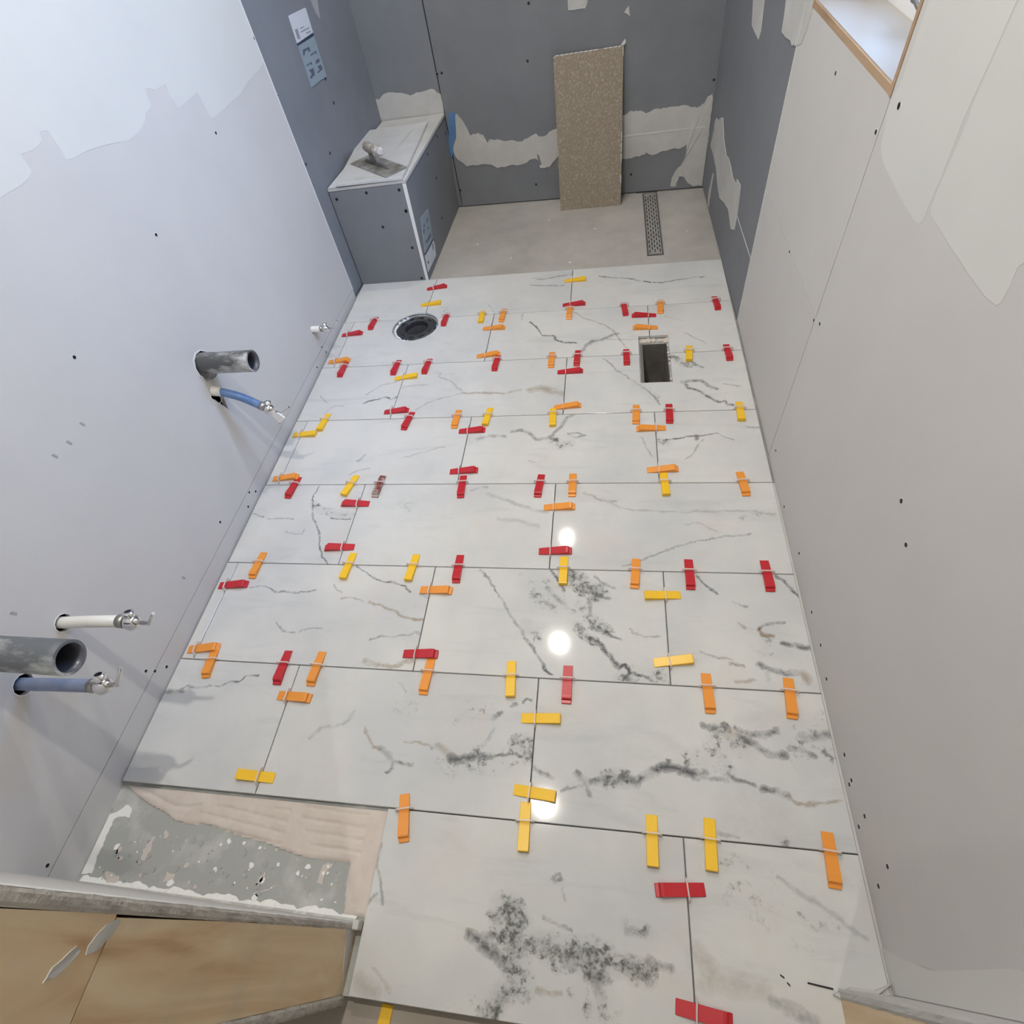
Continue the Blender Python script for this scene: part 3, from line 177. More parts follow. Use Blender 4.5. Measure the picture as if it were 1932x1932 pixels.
# marble: a soft cloudy white body, faint streaks, and the veins traced one by one for every tile
def vein_group():
    g = bpy.data.node_groups.new('vein_segment', 'ShaderNodeTree'); I = g.interface
    for n, t in (('P', 'NodeSocketVector'), ('A', 'NodeSocketVector'), ('BA', 'NodeSocketVector'), ('Inv', 'NodeSocketFloat'), ('InvW', 'NodeSocketFloat'), ('Strength', 'NodeSocketFloat'), ('Prev', 'NodeSocketFloat')):
        I.new_socket(n, in_out='INPUT', socket_type=t)
    I.new_socket('Out', in_out='OUTPUT', socket_type='NodeSocketFloat')
    gi = g.nodes.new('NodeGroupInput'); go = g.nodes.new('NodeGroupOutput')
    def vm(op, a, b=None, out=0, s=None):
        n = g.nodes.new('ShaderNodeVectorMath'); n.operation = op; g.links.new(a, n.inputs[0])
        if b is not None: g.links.new(b, n.inputs[1])
        if s is not None: g.links.new(s, n.inputs['Scale'])
        return n.outputs[out]
    def fm(op, a, b, clamp=False):
        n = g.nodes.new('ShaderNodeMath'); n.operation = op; n.use_clamp = clamp
        for i, v in enumerate((a, b)):
            if isinstance(v, (int, float)): n.inputs[i].default_value = v
            else: g.links.new(v, n.inputs[i])
        return n.outputs[0]
    pa = vm('SUBTRACT', gi.outputs['P'], gi.outputs['A'])
    h = fm('MULTIPLY', vm('DOT_PRODUCT', pa, gi.outputs['BA'], 1), gi.outputs['Inv'], True)
    d = vm('LENGTH', vm('SUBTRACT', pa, vm('SCALE', gi.outputs['BA'], s=h)), out=1)
    k = fm('SUBTRACT', 1.0, fm('MULTIPLY', d, gi.outputs['InvW']), True)
    k = fm('POWER', k, 0.6)
    g.links.new(fm('MAXIMUM', fm('MULTIPLY', k, gi.outputs['Strength']), gi.outputs['Prev']), go.inputs[0])
    return g
VG = vein_group()
def marble(name, veins, ox, oy, seed):
    m = bpy.data.materials.new(name); m.use_nodes = True; nt = m.node_tree; b = nt.nodes['Principled BSDF']
    L = nt.links.new; N = nt.nodes.new
    b.inputs['Roughness'].default_value = 0.07; b.inputs['Specular IOR Level'].default_value = 0.30
    tc = N('ShaderNodeTexCoord'); off = N('ShaderNodeVectorMath'); off.operation = 'ADD'
    off.inputs[1].default_value = (seed * 1.37, seed * 0.73, seed * 2.1); L(tc.outputs['Object'], off.inputs[0])
    def noise(scale, detail, vec, rough=0.6, dist=0.0):
        n = N('ShaderNodeTexNoise'); n.inputs['Scale'].default_value = scale; n.inputs['Detail'].default_value = detail
        n.inputs['Roughness'].default_value = rough; n.inputs['Distortion'].default_value = dist; L(vec, n.inputs['Vector']); return n
    def rng(v, lo, hi, a, c):
        r = N('ShaderNodeMapRange'); r.inputs[1].default_value = lo; r.inputs[2].default_value = hi; r.inputs[3].default_value = a; r.inputs[4].default_value = c
        L(v, r.inputs[0]); return r.outputs[0]
    def mixc(f, a, c):
        x = N('ShaderNodeMix'); x.data_type = 'RGBA'; L(f, x.inputs[0])
        for i, v in ((6, a), (7, c)):
            if isinstance(v, tuple): x.inputs[i].default_value = (*v, 1)
            else: L(v, x.inputs[i])
        return x.outputs[2]
    v0 = off.outputs[0]
    base = mixc(rng(noise(3.2, 5, v0).outputs['Fac'], 0.38, 0.66, 0, 1), (0.625, 0.625, 0.615), (0.53, 0.54, 0.55))
    base = mixc(rng(noise(4.5, 3, v0, 0.5, 1.5).outputs['Fac'], 0.56, 0.74, 0, 0.5), base, (0.60, 0.555, 0.52))
    mp = N('ShaderNodeMapping'); mp.inputs['Rotation'].default_value = (0, 0, 0.25 + 0.3 * math.sin(seed)); mp.inputs['Scale'].default_value = (1.0, 5.0, 1); L(v0, mp.inputs[0])
    base = mixc(rng(noise(3.0, 6, mp.outputs[0], 0.65, 0.8).outputs['Fac'], 0.55, 0.72, 0, 0.36), base, (0.40, 0.42, 0.43))
    # warped position for the veins
    wn = noise(13, 4, v0, 0.65); wn2 = noise(55, 4, v0, 0.75)
    def warp(n, amp):
        s = N('ShaderNodeVectorMath'); s.operation = 'SUBTRACT'; s.inputs[1].default_value = (0.5, 0.5, 0.5); L(n.outputs['Color'], s.inputs[0])
        k = N('ShaderNodeVectorMath'); k.operation = 'MULTIPLY'; k.inputs[1].default_value = (amp, amp, 0); L(s.outputs[0], k.inputs[0]); return k.outputs[0]
    f = N('ShaderNodeVectorMath'); f.operation = 'MULTIPLY'; f.inputs[1].default_value = (1, 1, 0); L(tc.outputs['Object'], f.inputs[0])
    a1 = N('ShaderNodeVectorMath'); a1.operation = 'ADD'; L(f.outputs[0], a1.inputs[0]); L(warp(wn, 0.030), a1.inputs[1])
    a2 = N('ShaderNodeVectorMath'); a2.operation = 'ADD'; L(a1.outputs[0], a2.inputs[0]); L(warp(wn2, 0.014), a2.inputs[1])
    P = a2.outputs[0]
    chains = {'thin': None, 'wide': None, 'tan': None}
    for wd, st, ty, pl in veins:
        key = 'tan' if ty == 't' else ('wide' if wd >= 0.05 else 'thin')
        for (x0, y0), (x1, y1) in zip(pl, pl[1:]):
            ax, ay = (x0 - ox) * U, (y0 - oy) * U; bx, by = (x1 - x0) * U, (y1 - y0) * U
            g = N('ShaderNodeGroup'); g.node_tree = VG; L(P, g.inputs['P'])
            g.inputs['A'].default_value = (ax, ay, 0); g.inputs['BA'].default_value = (bx, by, 0)
            g.inputs['Inv'].default_value = 1 / max(bx * bx + by * by, 1e-9)
            g.inputs['InvW'].default_value = 1 / (max(wd, 0.012) * U * (0.95 if wd < 0.05 else 1.25)); g.inputs['Strength'].default_value = st
            if chains[key] is not None: L(chains[key], g.inputs['Prev'])
            chains[key] = g.outputs[0]
    def mul(a, c):
        n = N('ShaderNodeMath'); n.operation = 'MULTIPLY'; n.use_clamp = True; L(a, n.inputs[0])
        if isinstance(c, float): n.inputs[1].default_value = c
        else: L(c, n.inputs[1])
        return n.outputs[0]
    if chains['wide'] is not None:
        br = rng(noise(48, 6, v0, 0.75).outputs['Fac'], 0.40, 0.60, 0.15, 1.15)
        nz = noise(34, 7, v0, 0.72).outputs['Fac']; ad = N('ShaderNodeMath'); ad.operation = 'MULTIPLY_ADD'; L(chains['wide'], ad.inputs[0]); ad.inputs[1].default_value = 0.24; L(nz, ad.inputs[2])
        cr = rng(ad.outputs[0], 0.585, 0.68, 0, 1.0); crisp = mul(mul(cr, rng(chains['wide'], 0.02, 0.25, 0, 1)), rng(noise(85, 5, v0, 0.7).outputs['Fac'], 0.42, 0.60, 0.22, 0.95))
        base = mixc(mul(chains['wide'], 0.40), base, (0.30, 0.31, 0.305)); base = mixc(crisp, base, (0.10, 0.105, 0.098))
    if chains['tan'] is not None:
        br = rng(noise(40, 5, v0, 0.7).outputs['Fac'], 0.35, 0.55, 0.35, 1.05)
        base = mixc(mul(chains['tan'], br), base, (0.26, 0.19, 0.115))
    if chains['thin'] is not None:
        br = rng(noise(30, 4, v0, 0.7).outputs['Fac'], 0.36, 0.56, 0.3, 1.15)
        base = mixc(mul(chains['thin'], br), base, (0.085, 0.09, 0.095))
    L(base, b.inputs['Base Color'])
    wv = noise(5, 1, v0, 0.4); bp = N('ShaderNodeBump'); bp.inputs['Strength'].default_value = 0.25; bp.inputs['Distance'].default_value = 0.0012
    L(wv.outputs['Fac'], bp.inputs['Height']); L(bp.outputs[0], b.inputs['Normal'])
    return m

# ---------------------------------------------------------------- object helpers
WO = {}                                            # world origin (metres) of every unrotated parent
def V(*p): return Vector(p) * U
def link(o, parent=None, origin=(0, 0, 0)):
    C.objects.link(o); og = Vector(origin); WO[o.name] = og
    if parent is not None:
        o.parent = parent; o.location = og - WO[parent.name]
    else: o.location = og
    return o
def tag(o, label=None, cat=None, group=None, kind=None):
    if label: o['label'] = label
    if cat: o['category'] = cat
    if group: o['group'] = group
    if kind: o['kind'] = kind
    return o
def empty(name, at, label=None, cat=None, group=None, kind=None):
    o = bpy.data.objects.new(name, None); o.empty_display_size = 0.05
    return tag(link(o, None, V(*at)), label, cat, group, kind)
class MB:
    """collects geometry in tile-row units, builds ONE mesh object"""
    def __init__(s): s.bm = bmesh.new()
    def box(s, x0, x1, y0, y1, z0, z1, mi=0):
        v = [s.bm.verts.new((x, y, z)) for x in (x0, x1) for y in (y0, y1) for z in (z0, z1)]
        for q in ((0, 1, 3, 2), (4, 6, 7, 5), (0, 4, 5, 1), (2, 3, 7, 6), (0, 2, 6, 4), (1, 5, 7, 3)):
            f = s.bm.faces.new([v[i] for i in q]); f.material_index = mi
        return s
    def hexa(s, lo, hi):                            # two matching 4-point loops
        a = [s.bm.verts.new(p) for p in lo]; b = [s.bm.verts.new(p) for p in hi]; n = len(a)
        s.bm.faces.new(a[::-1]); s.bm.faces.new(b)
        for i in range(n): s.bm.faces.new((a[i], a[(i + 1) % n], b[(i + 1) % n], b[i]))
        return s
    def prism(s, pts, d):                           # any planar outline pushed along vector d
        d = Vector(d); return s.hexa([Vector(p) for p in pts], [Vector(p) + d for p in pts])
    def tube(s, path, r, seg=16, r_in=None, cap=True):
        path = [Vector(p) for p in path]; rs = r if isinstance(r, (list, tuple)) else [r] * len(path)
        def rings(rr):
            out = []; up = None
            for i, p in enumerate(path):
                t = (path[min(i + 1, len(path) - 1)] - path[max(i - 1, 0)]).normalized()
                if up is None: up = Vector((0, 0, 1)) if abs(t.z) < 0.9 else Vector((0, 1, 0))
                a = t.cross(up).normalized(); up = a.cross(t).normalized()
                out.append([s.bm.verts.new(p + (a * math.cos(k * 2 * math.pi / seg) + up * math.sin(k * 2 * math.pi / seg)) * rr[i]) for k in range(seg)])
            return out
        R = rings(rs)
        for a, b in zip(R, R[1:]):
            for k in range(seg): s.bm.faces.new((a[k], a[(k + 1) % seg], b[(k + 1) % seg], b[k])).smooth = True
        if r_in:
            Q = rings([r_in] * len(path))
            for a, b in zip(Q, Q[1:]):
                for k in range(seg): f = s.bm.faces.new((b[k], b[(k + 1) % seg], a[(k + 1) % seg], a[k])); f.smooth = True; f.material_index = 1
            for a, b in ((R[0], Q[0]), (R[-1], Q[-1])):
                for k in range(seg): s.bm.faces.new((a[k], a[(k + 1) % seg], b[(k + 1) % seg], b[k]))
        elif cap: s.bm.faces.new(R[0][::-1]); s.bm.faces.new(R[-1])
        return s
    def bevel(s, w, seg=1, test=None):
        e = [x for x in s.bm.edges if test is None or test(x)]
        bmesh.ops.bevel(s.bm, geom=e, offset=w, segments=seg, affect='EDGES', profile=0.6); return s
    def build(s, name, m, parent=None, origin=None, smooth=False):
        bm = s.bm; bmesh.ops.recalc_face_normals(bm, faces=bm.faces)
        for v in bm.verts: v.co *= U
        if origin is None:
            xs = [v.co for v in bm.verts]
            og = Vector([(min(c[i] for c in xs) + max(c[i] for c in xs)) / 2 for i in (0, 1)] + [min(c[2] for c in xs)])
        else: og = V(*origin)
        for v in bm.verts: v.co -= og
        if smooth:
            for f in bm.faces: f.smooth = True
        me = bpy.data.meshes.new(name); bm.to_mesh(me); bm.free()
        for k in (m if isinstance(m, (list, tuple)) else [m]): me.materials.append(M[k] if isinstance(k, str) else k)
        return link(bpy.data.objects.new(name, me), parent, og)
def cut(o, cutters):
    for c in cutters:
        md = o.modifiers.new('b', 'BOOLEAN'); md.operation = 'DIFFERENCE'; md.solver = 'EXACT'; md.object = c
    bpy.context.view_layer.update()
    me = bpy.data.meshes.new_from_object(o.evaluated_get(bpy.context.evaluated_depsgraph_get()))
    o.modifiers.clear(); o.data = me
def drop(os):
    for c in os: me = c.data; bpy.data.objects.remove(c); bpy.data.meshes.remove(me)
def normal2(A, B, side):                            # horizontal unit normal of the wall line A-B, pointing to `side`
    d = Vector((B[0] - A[0], B[1] - A[1], 0)).normalized(); n = Vector((-d.y, d.x, 0))
    return n if n.dot(Vector((side[0], side[1], 0))) > 0 else -n
def jag(pts, amp, n):                                # ragged outline between traced points
    out = []
    for i, p in enumerate(pts):
        a = Vector(p); b = Vector(pts[(i + 1) % len(pts)]); out.append(a)
        L = (b - a).length
        if L > 0.5: continue
        t = (b - a); q = Vector((0, 0, 1)).cross(t) if abs(t.z) > 0.8 * L else Vector((0, 0, 1))
        for k in range(1, n): out.append(a.lerp(b, k / n) + (q.normalized() if q.length else q) * random.uniform(-amp, amp) * min(1, L * 8))
    return out
def patch(name, pts, nrm, m, parent, th=0.006, amp=0.0, n=3, off=0.0):
    p = jag(pts, amp, n) if amp else [Vector(q) for q in pts]
    nrm = Vector(nrm); return MB().prism([q + nrm * off for q in p], nrm * th).build(name, m, parent)
SC = {}
def screws(pts, nrm, parent, r=0.0135, ring="torn"):
    """drywall screws sunk in the board: dark head in a torn paper ring, built once per wall direction"""
    nrm = Vector(nrm); key = tuple(round(c, 3) for c in nrm) + (ring,)
    if key not in SC:
        q = nrm.to_track_quat('Z', 'Y'); b = MB()
        def disc(rr, z, mi):
            v = [b.bm.verts.new(q @ Vector((math.cos(k * math.pi / 6) * rr, math.sin(k * math.pi / 6) * rr, z))) for k in range(12)]
            w_ = [b.bm.verts.new(x.co - nrm * 0.004) for x in v]
            b.bm.faces.new(v).material_index = mi
            for k in range(12): b.bm.faces.new((v[k], w_[k], w_[(k + 1) % 12], v[(k + 1) % 12])).material_index = mi
        disc(r, 0.003, 0); disc(r * 1.35, 0.0012, 1)
        o = b.build('screw', ['screw', ring], parent, origin=(0, 0, 0)); SC[key] = o.data; first = o
    else: first = None
    for p in pts:
        og = V(*p)
        if first is not None: o = first; o.location = og - WO[parent.name]; first = None
        else: o = bpy.data.objects.new('screw', SC[key]); link(o, parent, og)

# ---------------------------------------------------------------- the setting
XL, XR, YF = -3.18, 2.10, -7.66
B0, B1 = (-3.0, 2.38), (2.05, 2.25)                 # back wall line
GL0, GL1 = (-3.185, -0.31), (-3.0, 2.38)            # grey part of the left wall
GR0, GR1 = (2.10, -1.45), (2.05, 2.25)              # grey part of the right wall
T = 0.042                                           # half inch board
nGL = normal2(GL0, GL1, (1, 0)); nGR = normal2(GR0, GR1, (-1, 0)); nB = normal2(B0, B1, (0, -1))
def sheet(A, B, z0, z1, nrm, m, parent, name='drywall_sheet', zb0=None):
    a0 = Vector((A[0], A[1], z0)); b0 = Vector((B[0], B[1], z0 if zb0 is None else zb0)); a1 = Vector((A[0], A[1], z1)); b1 = Vector((B[0], B[1], z1))
    return MB().prism([a0, b0, b1, a1], -Vector(nrm) * T).build(name, m, parent)

# floor: subfloor slab, shower bed
fl = MB().box(-3.6, 2.4, -8.022, 0.0, -0.40, -0.045).build('floor', 'subfloor'); tag(fl, kind='structure')
sp = MB().box(-3.4, 2.3, 0.0, 2.6, -0.40, -0.03).build('mortar_bed', 'shower_pan', fl)
# holes in the slabs (toilet waste, floor vent, shower drain)
HC = (-2.045, -1.165)
c1 = MB().tube([(HC[0], HC[1], -0.9), (HC[0], HC[1], 0.3)], 0.30, 40).build('c', 'dark')
c1t = MB().tube([(HC[0] - 0.01, HC[1] - 0.01, -0.9), (HC[0] - 0.01, HC[1] - 0.01, 0.3)], 0.325, 44).build('c', 'dark')
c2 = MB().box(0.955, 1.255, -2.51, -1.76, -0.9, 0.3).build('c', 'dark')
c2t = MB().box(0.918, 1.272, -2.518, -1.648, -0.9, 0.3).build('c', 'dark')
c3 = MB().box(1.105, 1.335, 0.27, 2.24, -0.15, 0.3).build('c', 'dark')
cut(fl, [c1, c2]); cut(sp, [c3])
# marble tiles
def veinless(seed): return marble('marble_tile', [], 0, 0, seed)
GAP = 0.0045
for i, (x0, x1, y0, y1, vs) in enumerate(TILES):
    ox, oy = (x0 + x1) / 2, (y0 + y1) / 2
    jit = 0.0
    gl_ = 0.0 if abs(x0) > 3.1 else GAP
    b = MB().box(x0 + gl_, x1 - GAP, y0 + GAP, y1 - GAP, -0.034, 0.0)
    b.bevel(0.003, 1, lambda e: all(v.co.z > -0.01 for v in e.verts))
    mm = marble('marble_%02d' % i, vs, ox, oy, i + 1.0)
    o = b.build('tile', mm, fl, origin=(ox, oy, -0.034))
    # sides show the tile body
    o.data.materials.append(M['tile_edge'])
    for f in o.data.polygons:
        if abs(f.normal.z) < 0.3: f.material_index = 1
    cs = []
    if x0 < HC[0] + 0.33 and x1 > HC[0] - 0.34 and y0 < HC[1] + 0.33 and y1 > HC[1] - 0.34: cs.append(c1t)
    if x0 < 1.28 and x1 > 0.91 and y0 < -1.64 and y1 > -2.52: cs.append(c2t)
    if cs: cut(o, cs)
drop([c1, c1t, c2, c2t, c3])
# strip of bare board and mortar at the right wall
MB().box(2.085, 2.135, -7.66, -4.0, -0.045, -0.012).build('mortar_joint', 'mud_gray', fl)
# thinset patch with trowel ridges, on the bare corner
def inside(p, poly):
    c = False; j = len(poly) - 1
    for i in range(len(poly)):
        (xi, yi), (xj, yj) = poly[i], poly[j]
        if (yi > p[1]) != (yj > p[1]) and p[0] < (xj - xi) * (p[1] - yi) / (yj - yi) + xi: c = not c
        j = i
    return c
def edge_dist(p, poly):
    best = 9
    for (ax, ay), (bx, by) in zip(poly, poly[1:] + poly[:1]):
        dx, dy = bx - ax, by - ay; t = max(0, min(1, ((p[0] - ax) * dx + (p[1] - ay) * dy) / (dx * dx + dy * dy + 1e-12)))
        best = min(best, math.hypot(p[0] - ax - t * dx, p[1] - ay - t * dy))
    return best
TS = [(max(-3.17, x), min(-7.006, y)) for x, y in THINSET]
TS = [(-0.975 if x > -1.075 else x, -7.0 if y > -7.045 and x > -3.1 and x < -1.9 or (x > -1.075 and y > -7.1) else y) for x, y in TS]
b = MB(); st = 0.011; grid = {}
nx, ny = int(2.25 / st), int(0.68 / st)
for i in range(nx):
    for j in range(ny):
        x, y = -3.2 + i * st, -7.68 + j * st
        if not inside((x, y), TS): continue
        d = edge_dist((x, y), TS)
        h = 0.0135 * min(1, d / 0.022) + 0.001
        s_ = 0.0
        if x > -1.62 and y > -7.36:                 # short comb strokes on the right
            s_ = (math.sin((y + 0.04 * x) * 2 * math.pi / 0.075) > 0.72) * (0 if x > -1.12 or (y + 7.0) < -(x + 1.72) * 1.2 - 0.02 and x < -1.35 else 1)
        elif -2.45 < x < -1.72 and y > -7.34:
            s_ = (math.sin((y + 0.10 * (x + 2)) * 2 * math.pi / 0.07) > 0.74) * (1 if y < -7.07 - 0.12 * max(0, -2.1 - x) else 0)
        elif -2.95 < x < -2.05 and y > -7.2:
            s_ = 1.0 if abs(y + 7.10 + 0.03 * math.sin(9 * x) + 0.03 * (x + 2.5)) < 0.012 else 0
        elif x > -1.2: s_ = 0.6 if abs(x + 1.10 + 0.02 * math.sin(12 * y)) < 0.008 else 0
        h -= 0.0085 * s_; h += 0.0035 * math.sin(7 * x + 3 * math.sin(5 * y)) * min(1, d / 0.05)
        grid[i, j] = b.bm.verts.new((x, y, -0.045 + max(0.001, h)))
for (i, j), v in grid.items():
    q = [grid.get(k) for k in ((i, j), (i + 1, j), (i + 1, j + 1), (i, j + 1))]
    if all(q): b.bm.faces.new(q).smooth = True
bmesh.ops.delete(b.bm, geom=[v for v in b.bm.verts if not v.link_faces], context='VERTS')
ts = b.build('thinset', 'thinset', fl)
def ragged(p, amp):
    out = []
    for (ax, ay), (bx, by) in zip(p, p[1:] + p[:1]):
        out.append((ax, ay)); d = math.hypot(bx - ax, by - ay); n = max(1, int(d / 0.018)); nx_, ny_ = -(by - ay) / (d + 1e-9), (bx - ax) / (d + 1e-9)
        for k in range(1, n): t = k / n; o_ = random.uniform(-amp, amp); out.append((ax + (bx - ax) * t + nx_ * o_, ay + (by - ay) * t + ny_ * o_))
    return out
for p in PLASTER:
    MB().prism([Vector((max(x, -3.17), y, -0.0455)) for x, y in ragged(p, 0.007)], (0, 0, 0.004)).build('plaster_splash', 'plaster' if len(p) > 7 else 'pink', fl)
for k in range(120):                                  # crumbs and drips on the bare board
    x, y = random.uniform(-3.05, -1.2), random.uniform(-7.63, -7.3); r = random.choice((0.004, 0.006, 0.009, 0.013, 0.02)) * random.uniform(.8, 1.3)
    if inside((x, y), TS): continue
    n = random.randint(5, 7); a0 = random.random() * 6
    MB().prism([Vector((x + math.cos(a0 + q * 6.28 / n) * r * random.uniform(.6, 1.3), y + math.sin(a0 + q * 6.28 / n) * r * random.uniform(.6, 1.3), -0.0455)) for q in range(n)], (0, 0, 0.005)).build('mortar_crumb', random.choice(['plaster', 'pink', 'smudge']), fl)

b = MB(); prev = None                                     # plaster squeezed out along the foot of the wall
for k in range(70):
    x = -3.15 + k * 0.0305; wob = 0.010 * math.sin(k * 0.55) + 0.007 * math.sin(k * 1.31 + 1) + 0.004 * math.sin(k * 2.7); q = [b.bm.verts.new((x, -7.66, -0.044)), b.bm.verts.new((x, -7.645, -0.030 + random.uniform(-.006, .006))), b.bm.verts.new((x, -7.618 + wob + random.uniform(-.003, .003), -0.0445))]
    if prev: b.bm.faces.new((prev[0], prev[1], q[1], q[0])); b.bm.faces.new((prev[1], prev[2], q[2], q[1]))
    prev = q
b.build('plaster_ridge', 'plaster', fl)

# left wall: cavity behind, grey board at the shower, white sheets, low strip
wl = MB().prism([(-3.52, -8.1, -0.05), (-3.52, -0.2, -0.05), (-3.34, 2.6, -0.05), (-3.9, 2.6, -0.05), (-3.9, -8.1, -0.05)], (0, 0, 8.15)).build('wall_left', 'dark'); tag(wl, kind='structure')
c = []
def cyl(y, z, r, seg=24): c.append(MB().tube([(XL - 0.4, y, z), (XL + 0.2, y, z)], r, seg).build('c', 'dark'))
cyl(-3.69, 1.385, 0.125); cyl(-3.80, 1.135, 0.062); cyl(-6.222, 1.164, 0.062); cyl(-6.658, 1.166, 0.068); cyl(-6.64, 1.62, 0.13); cyl(-1.764, 0.423, 0.05)
c.append(MB().prism([(XL - 0.4, -3.77, 1.16), (XL - 0.4, -3.71, 1.09), (XL - 0.4, -3.77, 0.90), (XL - 0.4, -3.84, 1.08)], (0.6, 0, 0)).build('c', 'dark'))
s1 = MB().prism([(XL, YF, 0.225), (XL, -0.315, 0.118), (XL, -0.315, 8.0), (XL, YF, 8.0)], (-T, 0, 0)).build('drywall_sheet', 'drywall', wl)
cut(s1, c); drop(c)
MB().prism([(XL, YF, -0.045), (XL, -0.315, -0.045), (XL, -0.315, 0.110), (XL, YF, 0.216)], (-T, 0, 0)).build('drywall_strip', 'drywall', wl)
sheet(GL0, GL1, 0.0, 8.0, nGL, 'gray', wl, 'backer_board')
MB().box(XL - 0.02, XL + 0.006, -0.325, -0.313, 0.11, 8.0).build('board_edge', 'white_edge', wl)
MB().box(-3.53, XL - 0.06, -0.5, -0.2, -0.05, 8.0).build('stud', 'dark', wl)
P = [Vector(p) for p in PATCH_LEFT]; P = [Vector((XL, max(p.y, YF + 0.01), p.z)) for p in P if p.y > -7.6]
P = [Vector((XL, -7.6, 3.2)), Vector((XL, -6.3, 3.05)), Vector((XL, -5.2, 3.1))] + [p for p in P if p.y > -4.6] + [Vector((XL, -0.33, 7.9)), Vector((XL, -7.6, 7.9))]
patch('joint_compound', P, (1, 0, 0), 'mud_wall', wl, 0.0012)
screws(SCREWS_L, (1, 0, 0), wl); screws([Vector(p) + nGL * 0.006 for p in SCREWS_GL], nGL, wl, 0.016, 'gray_ring')
for p in SCRATCH_L:
    q = Vector(p); MB().prism([q + Vector((0, a, b_)) for a, b_ in ((-.012, .02), (.006, .016), (.014, -.02), (.0, -.024))], (0.003, 0, 0)).build('scuff', 'smudge', wl)
# torn paper lips round the pipe holes
for (y, z, r) in ((-3.69, 1.385, 0.13), (-6.222, 1.164, 0.066), (-6.658, 1.166, 0.072), (-3.80, 1.10, 0.08)):
    pts = [(XL, y + math.cos(k * .55) * r * random.uniform(1.0, 1.12), z + math.sin(k * .55) * r * random.uniform(1.0, 1.12)) for k in range(11)]
    inn = [(XL, y + math.cos(k * .55) * r * 0.97, z + math.sin(k * .55) * r * 0.97) for k in range(11)]
    b = MB()
    for k in range(11):
        a1, a2, b1, b2 = pts[k], pts[(k + 1) % 11], inn[k], inn[(k + 1) % 11]; b.prism([a1, a2, b2, b1], (0.004, 0, 0))
    b.build('torn_edge', 'torn', wl)
# product label stuck to the grey board
lb = patch('paper_label', LABEL[0], nGL, 'paper', wl, 0.010)
patch('label_band', LABEL[1], nGL, 'ink', wl, 0.012); patch('label_print_panel', LABEL[2], nGL, 'paper_blue', wl, 0.010); patch('label_barcode', LABEL[3], nGL, 'ink_gray', wl, 0.012)
for i, p in enumerate(LABEL_LINES): patch('label_print', p, nGL, 'ink_gray' if i < 3 else 'ink_soft', wl, 0.012)
patch('scuff', [Vector((-3.084, 1.20, 3.3)), Vector((-3.070, 1.42, 3.3)), Vector((-3.070, 1.43, 2.99)), Vector((-3.074, 1.34, 2.82)), Vector((-3.079, 1.27, 2.9))], nGL, 'smudge', wl, 0.008)['label'] = 'darker grey scuff'

# back wall
wb = MB().prism([(-3.6, 2.70, -0.3), (2.5, 2.46, -0.3), (2.5, 2.8, -0.3), (-3.6, 2.9, -0.3)], (0, 0, 8.4)).build('wall_back', 'dark'); tag(wb, kind='structure')
def bp(x): return (x, B0[1] + (x - B0[0]) * (B1[1] - B0[1]) / (B1[0] - B0[0]))
sheet(bp(-3.03), bp(-1.972), 0, 8.0, nB, 'gray', wb, 'backer_board')
sheet(bp(-1.955), bp(2.07), -0.01, 0.79, nB, 'gray', wb, 'backer_board'); sheet(bp(-1.955), bp(2.07), 0.797, 8.0, nB, 'gray', wb, 'backer_board')
patch('joint_compound', PATCH_B1, nB, 'mud_gray', wb, 0.008, 0.014, 4)
patch('joint_compound', PATCH_B2, nB, 'mud_gray', wb, 0.006, 0.004); patch('joint_compound', PATCH_B3, nB, 'mud_gray', wb, 0.006)
patch('joint_compound', PATCH_B4, nB, 'mud_gray', wb, 0.008, 0.008, 3)
patch('blue_membrane_strip', TAPE, nB, 'blue_tape', wb, 0.012)
patch('seam_tape', [Vector((*bp(0.3), 0.80)), Vector((*bp(1.98), 0.835)), Vector((*bp(1.98), 0.85)), Vector((*bp(0.3), 0.815))], nB, 'mud', wb, 0.004, off=0.007)
screws(SCREWS_B, nB, wb, 0.016, 'gray_ring')
MB().prism([(*bp(1.0), -0.03), (*bp(1.35), -0.03), (*bp(1.35), -0.012), (*bp(1.0), -0.016)], nB * 0.004).build('floor_gap', 'dark', wb)

# right wall with the window opening
wr = MB()
for (y0, y1, z0, z1) in ((-8.1, -3.72, -0.3, 8.1), (-1.55, 2.7, -0.3, 8.1), (-3.72, -1.55, -0.3, 2.88), (-3.72, -1.55, 6.05, 8.1)): wr.box(2.19, 2.75, y0, y1, z0, z1)
wr = wr.build('wall_right', 'dark'); tag(wr, kind='structure')
nR = (-1, 0, 0)
sheet((XR, -3.652), (XR, -1.453), 0.0, 1.513, nR, 'drywall', wr)
b = MB()
b.prism([(XR, -3.652, 1.522), (XR, -1.453, 1.522), (XR, -1.453, 8.0), (XR, -1.66, 8.0), (XR, -1.66, 2.925), (XR, -3.652, 2.925)], (T, 0, 0))
b.build('drywall_sheet', 'drywall', wr)
MB().box(XR, XR + T, -3.652, -1.66, 6.0, 8.0).build('drywall_sheet', 'drywall', wr)
sheet((XR, YF), (XR, -3.660), -0.02, 8.0, nR, 'drywall', wr)
sheet(GR0, GR1, 0.0, 0.785, nGR, 'gray', wr, 'backer_board'); sheet(GR0, GR1, 0.790, 8.0, nGR, 'gray', wr, 'backer_board')
g0 = Vector((GR0[0], GR0[1], 0)); g1 = Vector((GR1[0], GR1[1], 0))
MB().prism([g0.lerp(g1, 0.0) + Vector((0, 0, 0.783)), g0.lerp(g1, 0.3) + Vector((0, 0, 0.783)), g0.lerp(g1, 0.3) + Vector((0, 0, 0.792)), g0.lerp(g1, 0.0) + Vector((0, 0, 0.792))], nGR * 0.002).build('board_edge', 'white_edge', wr)
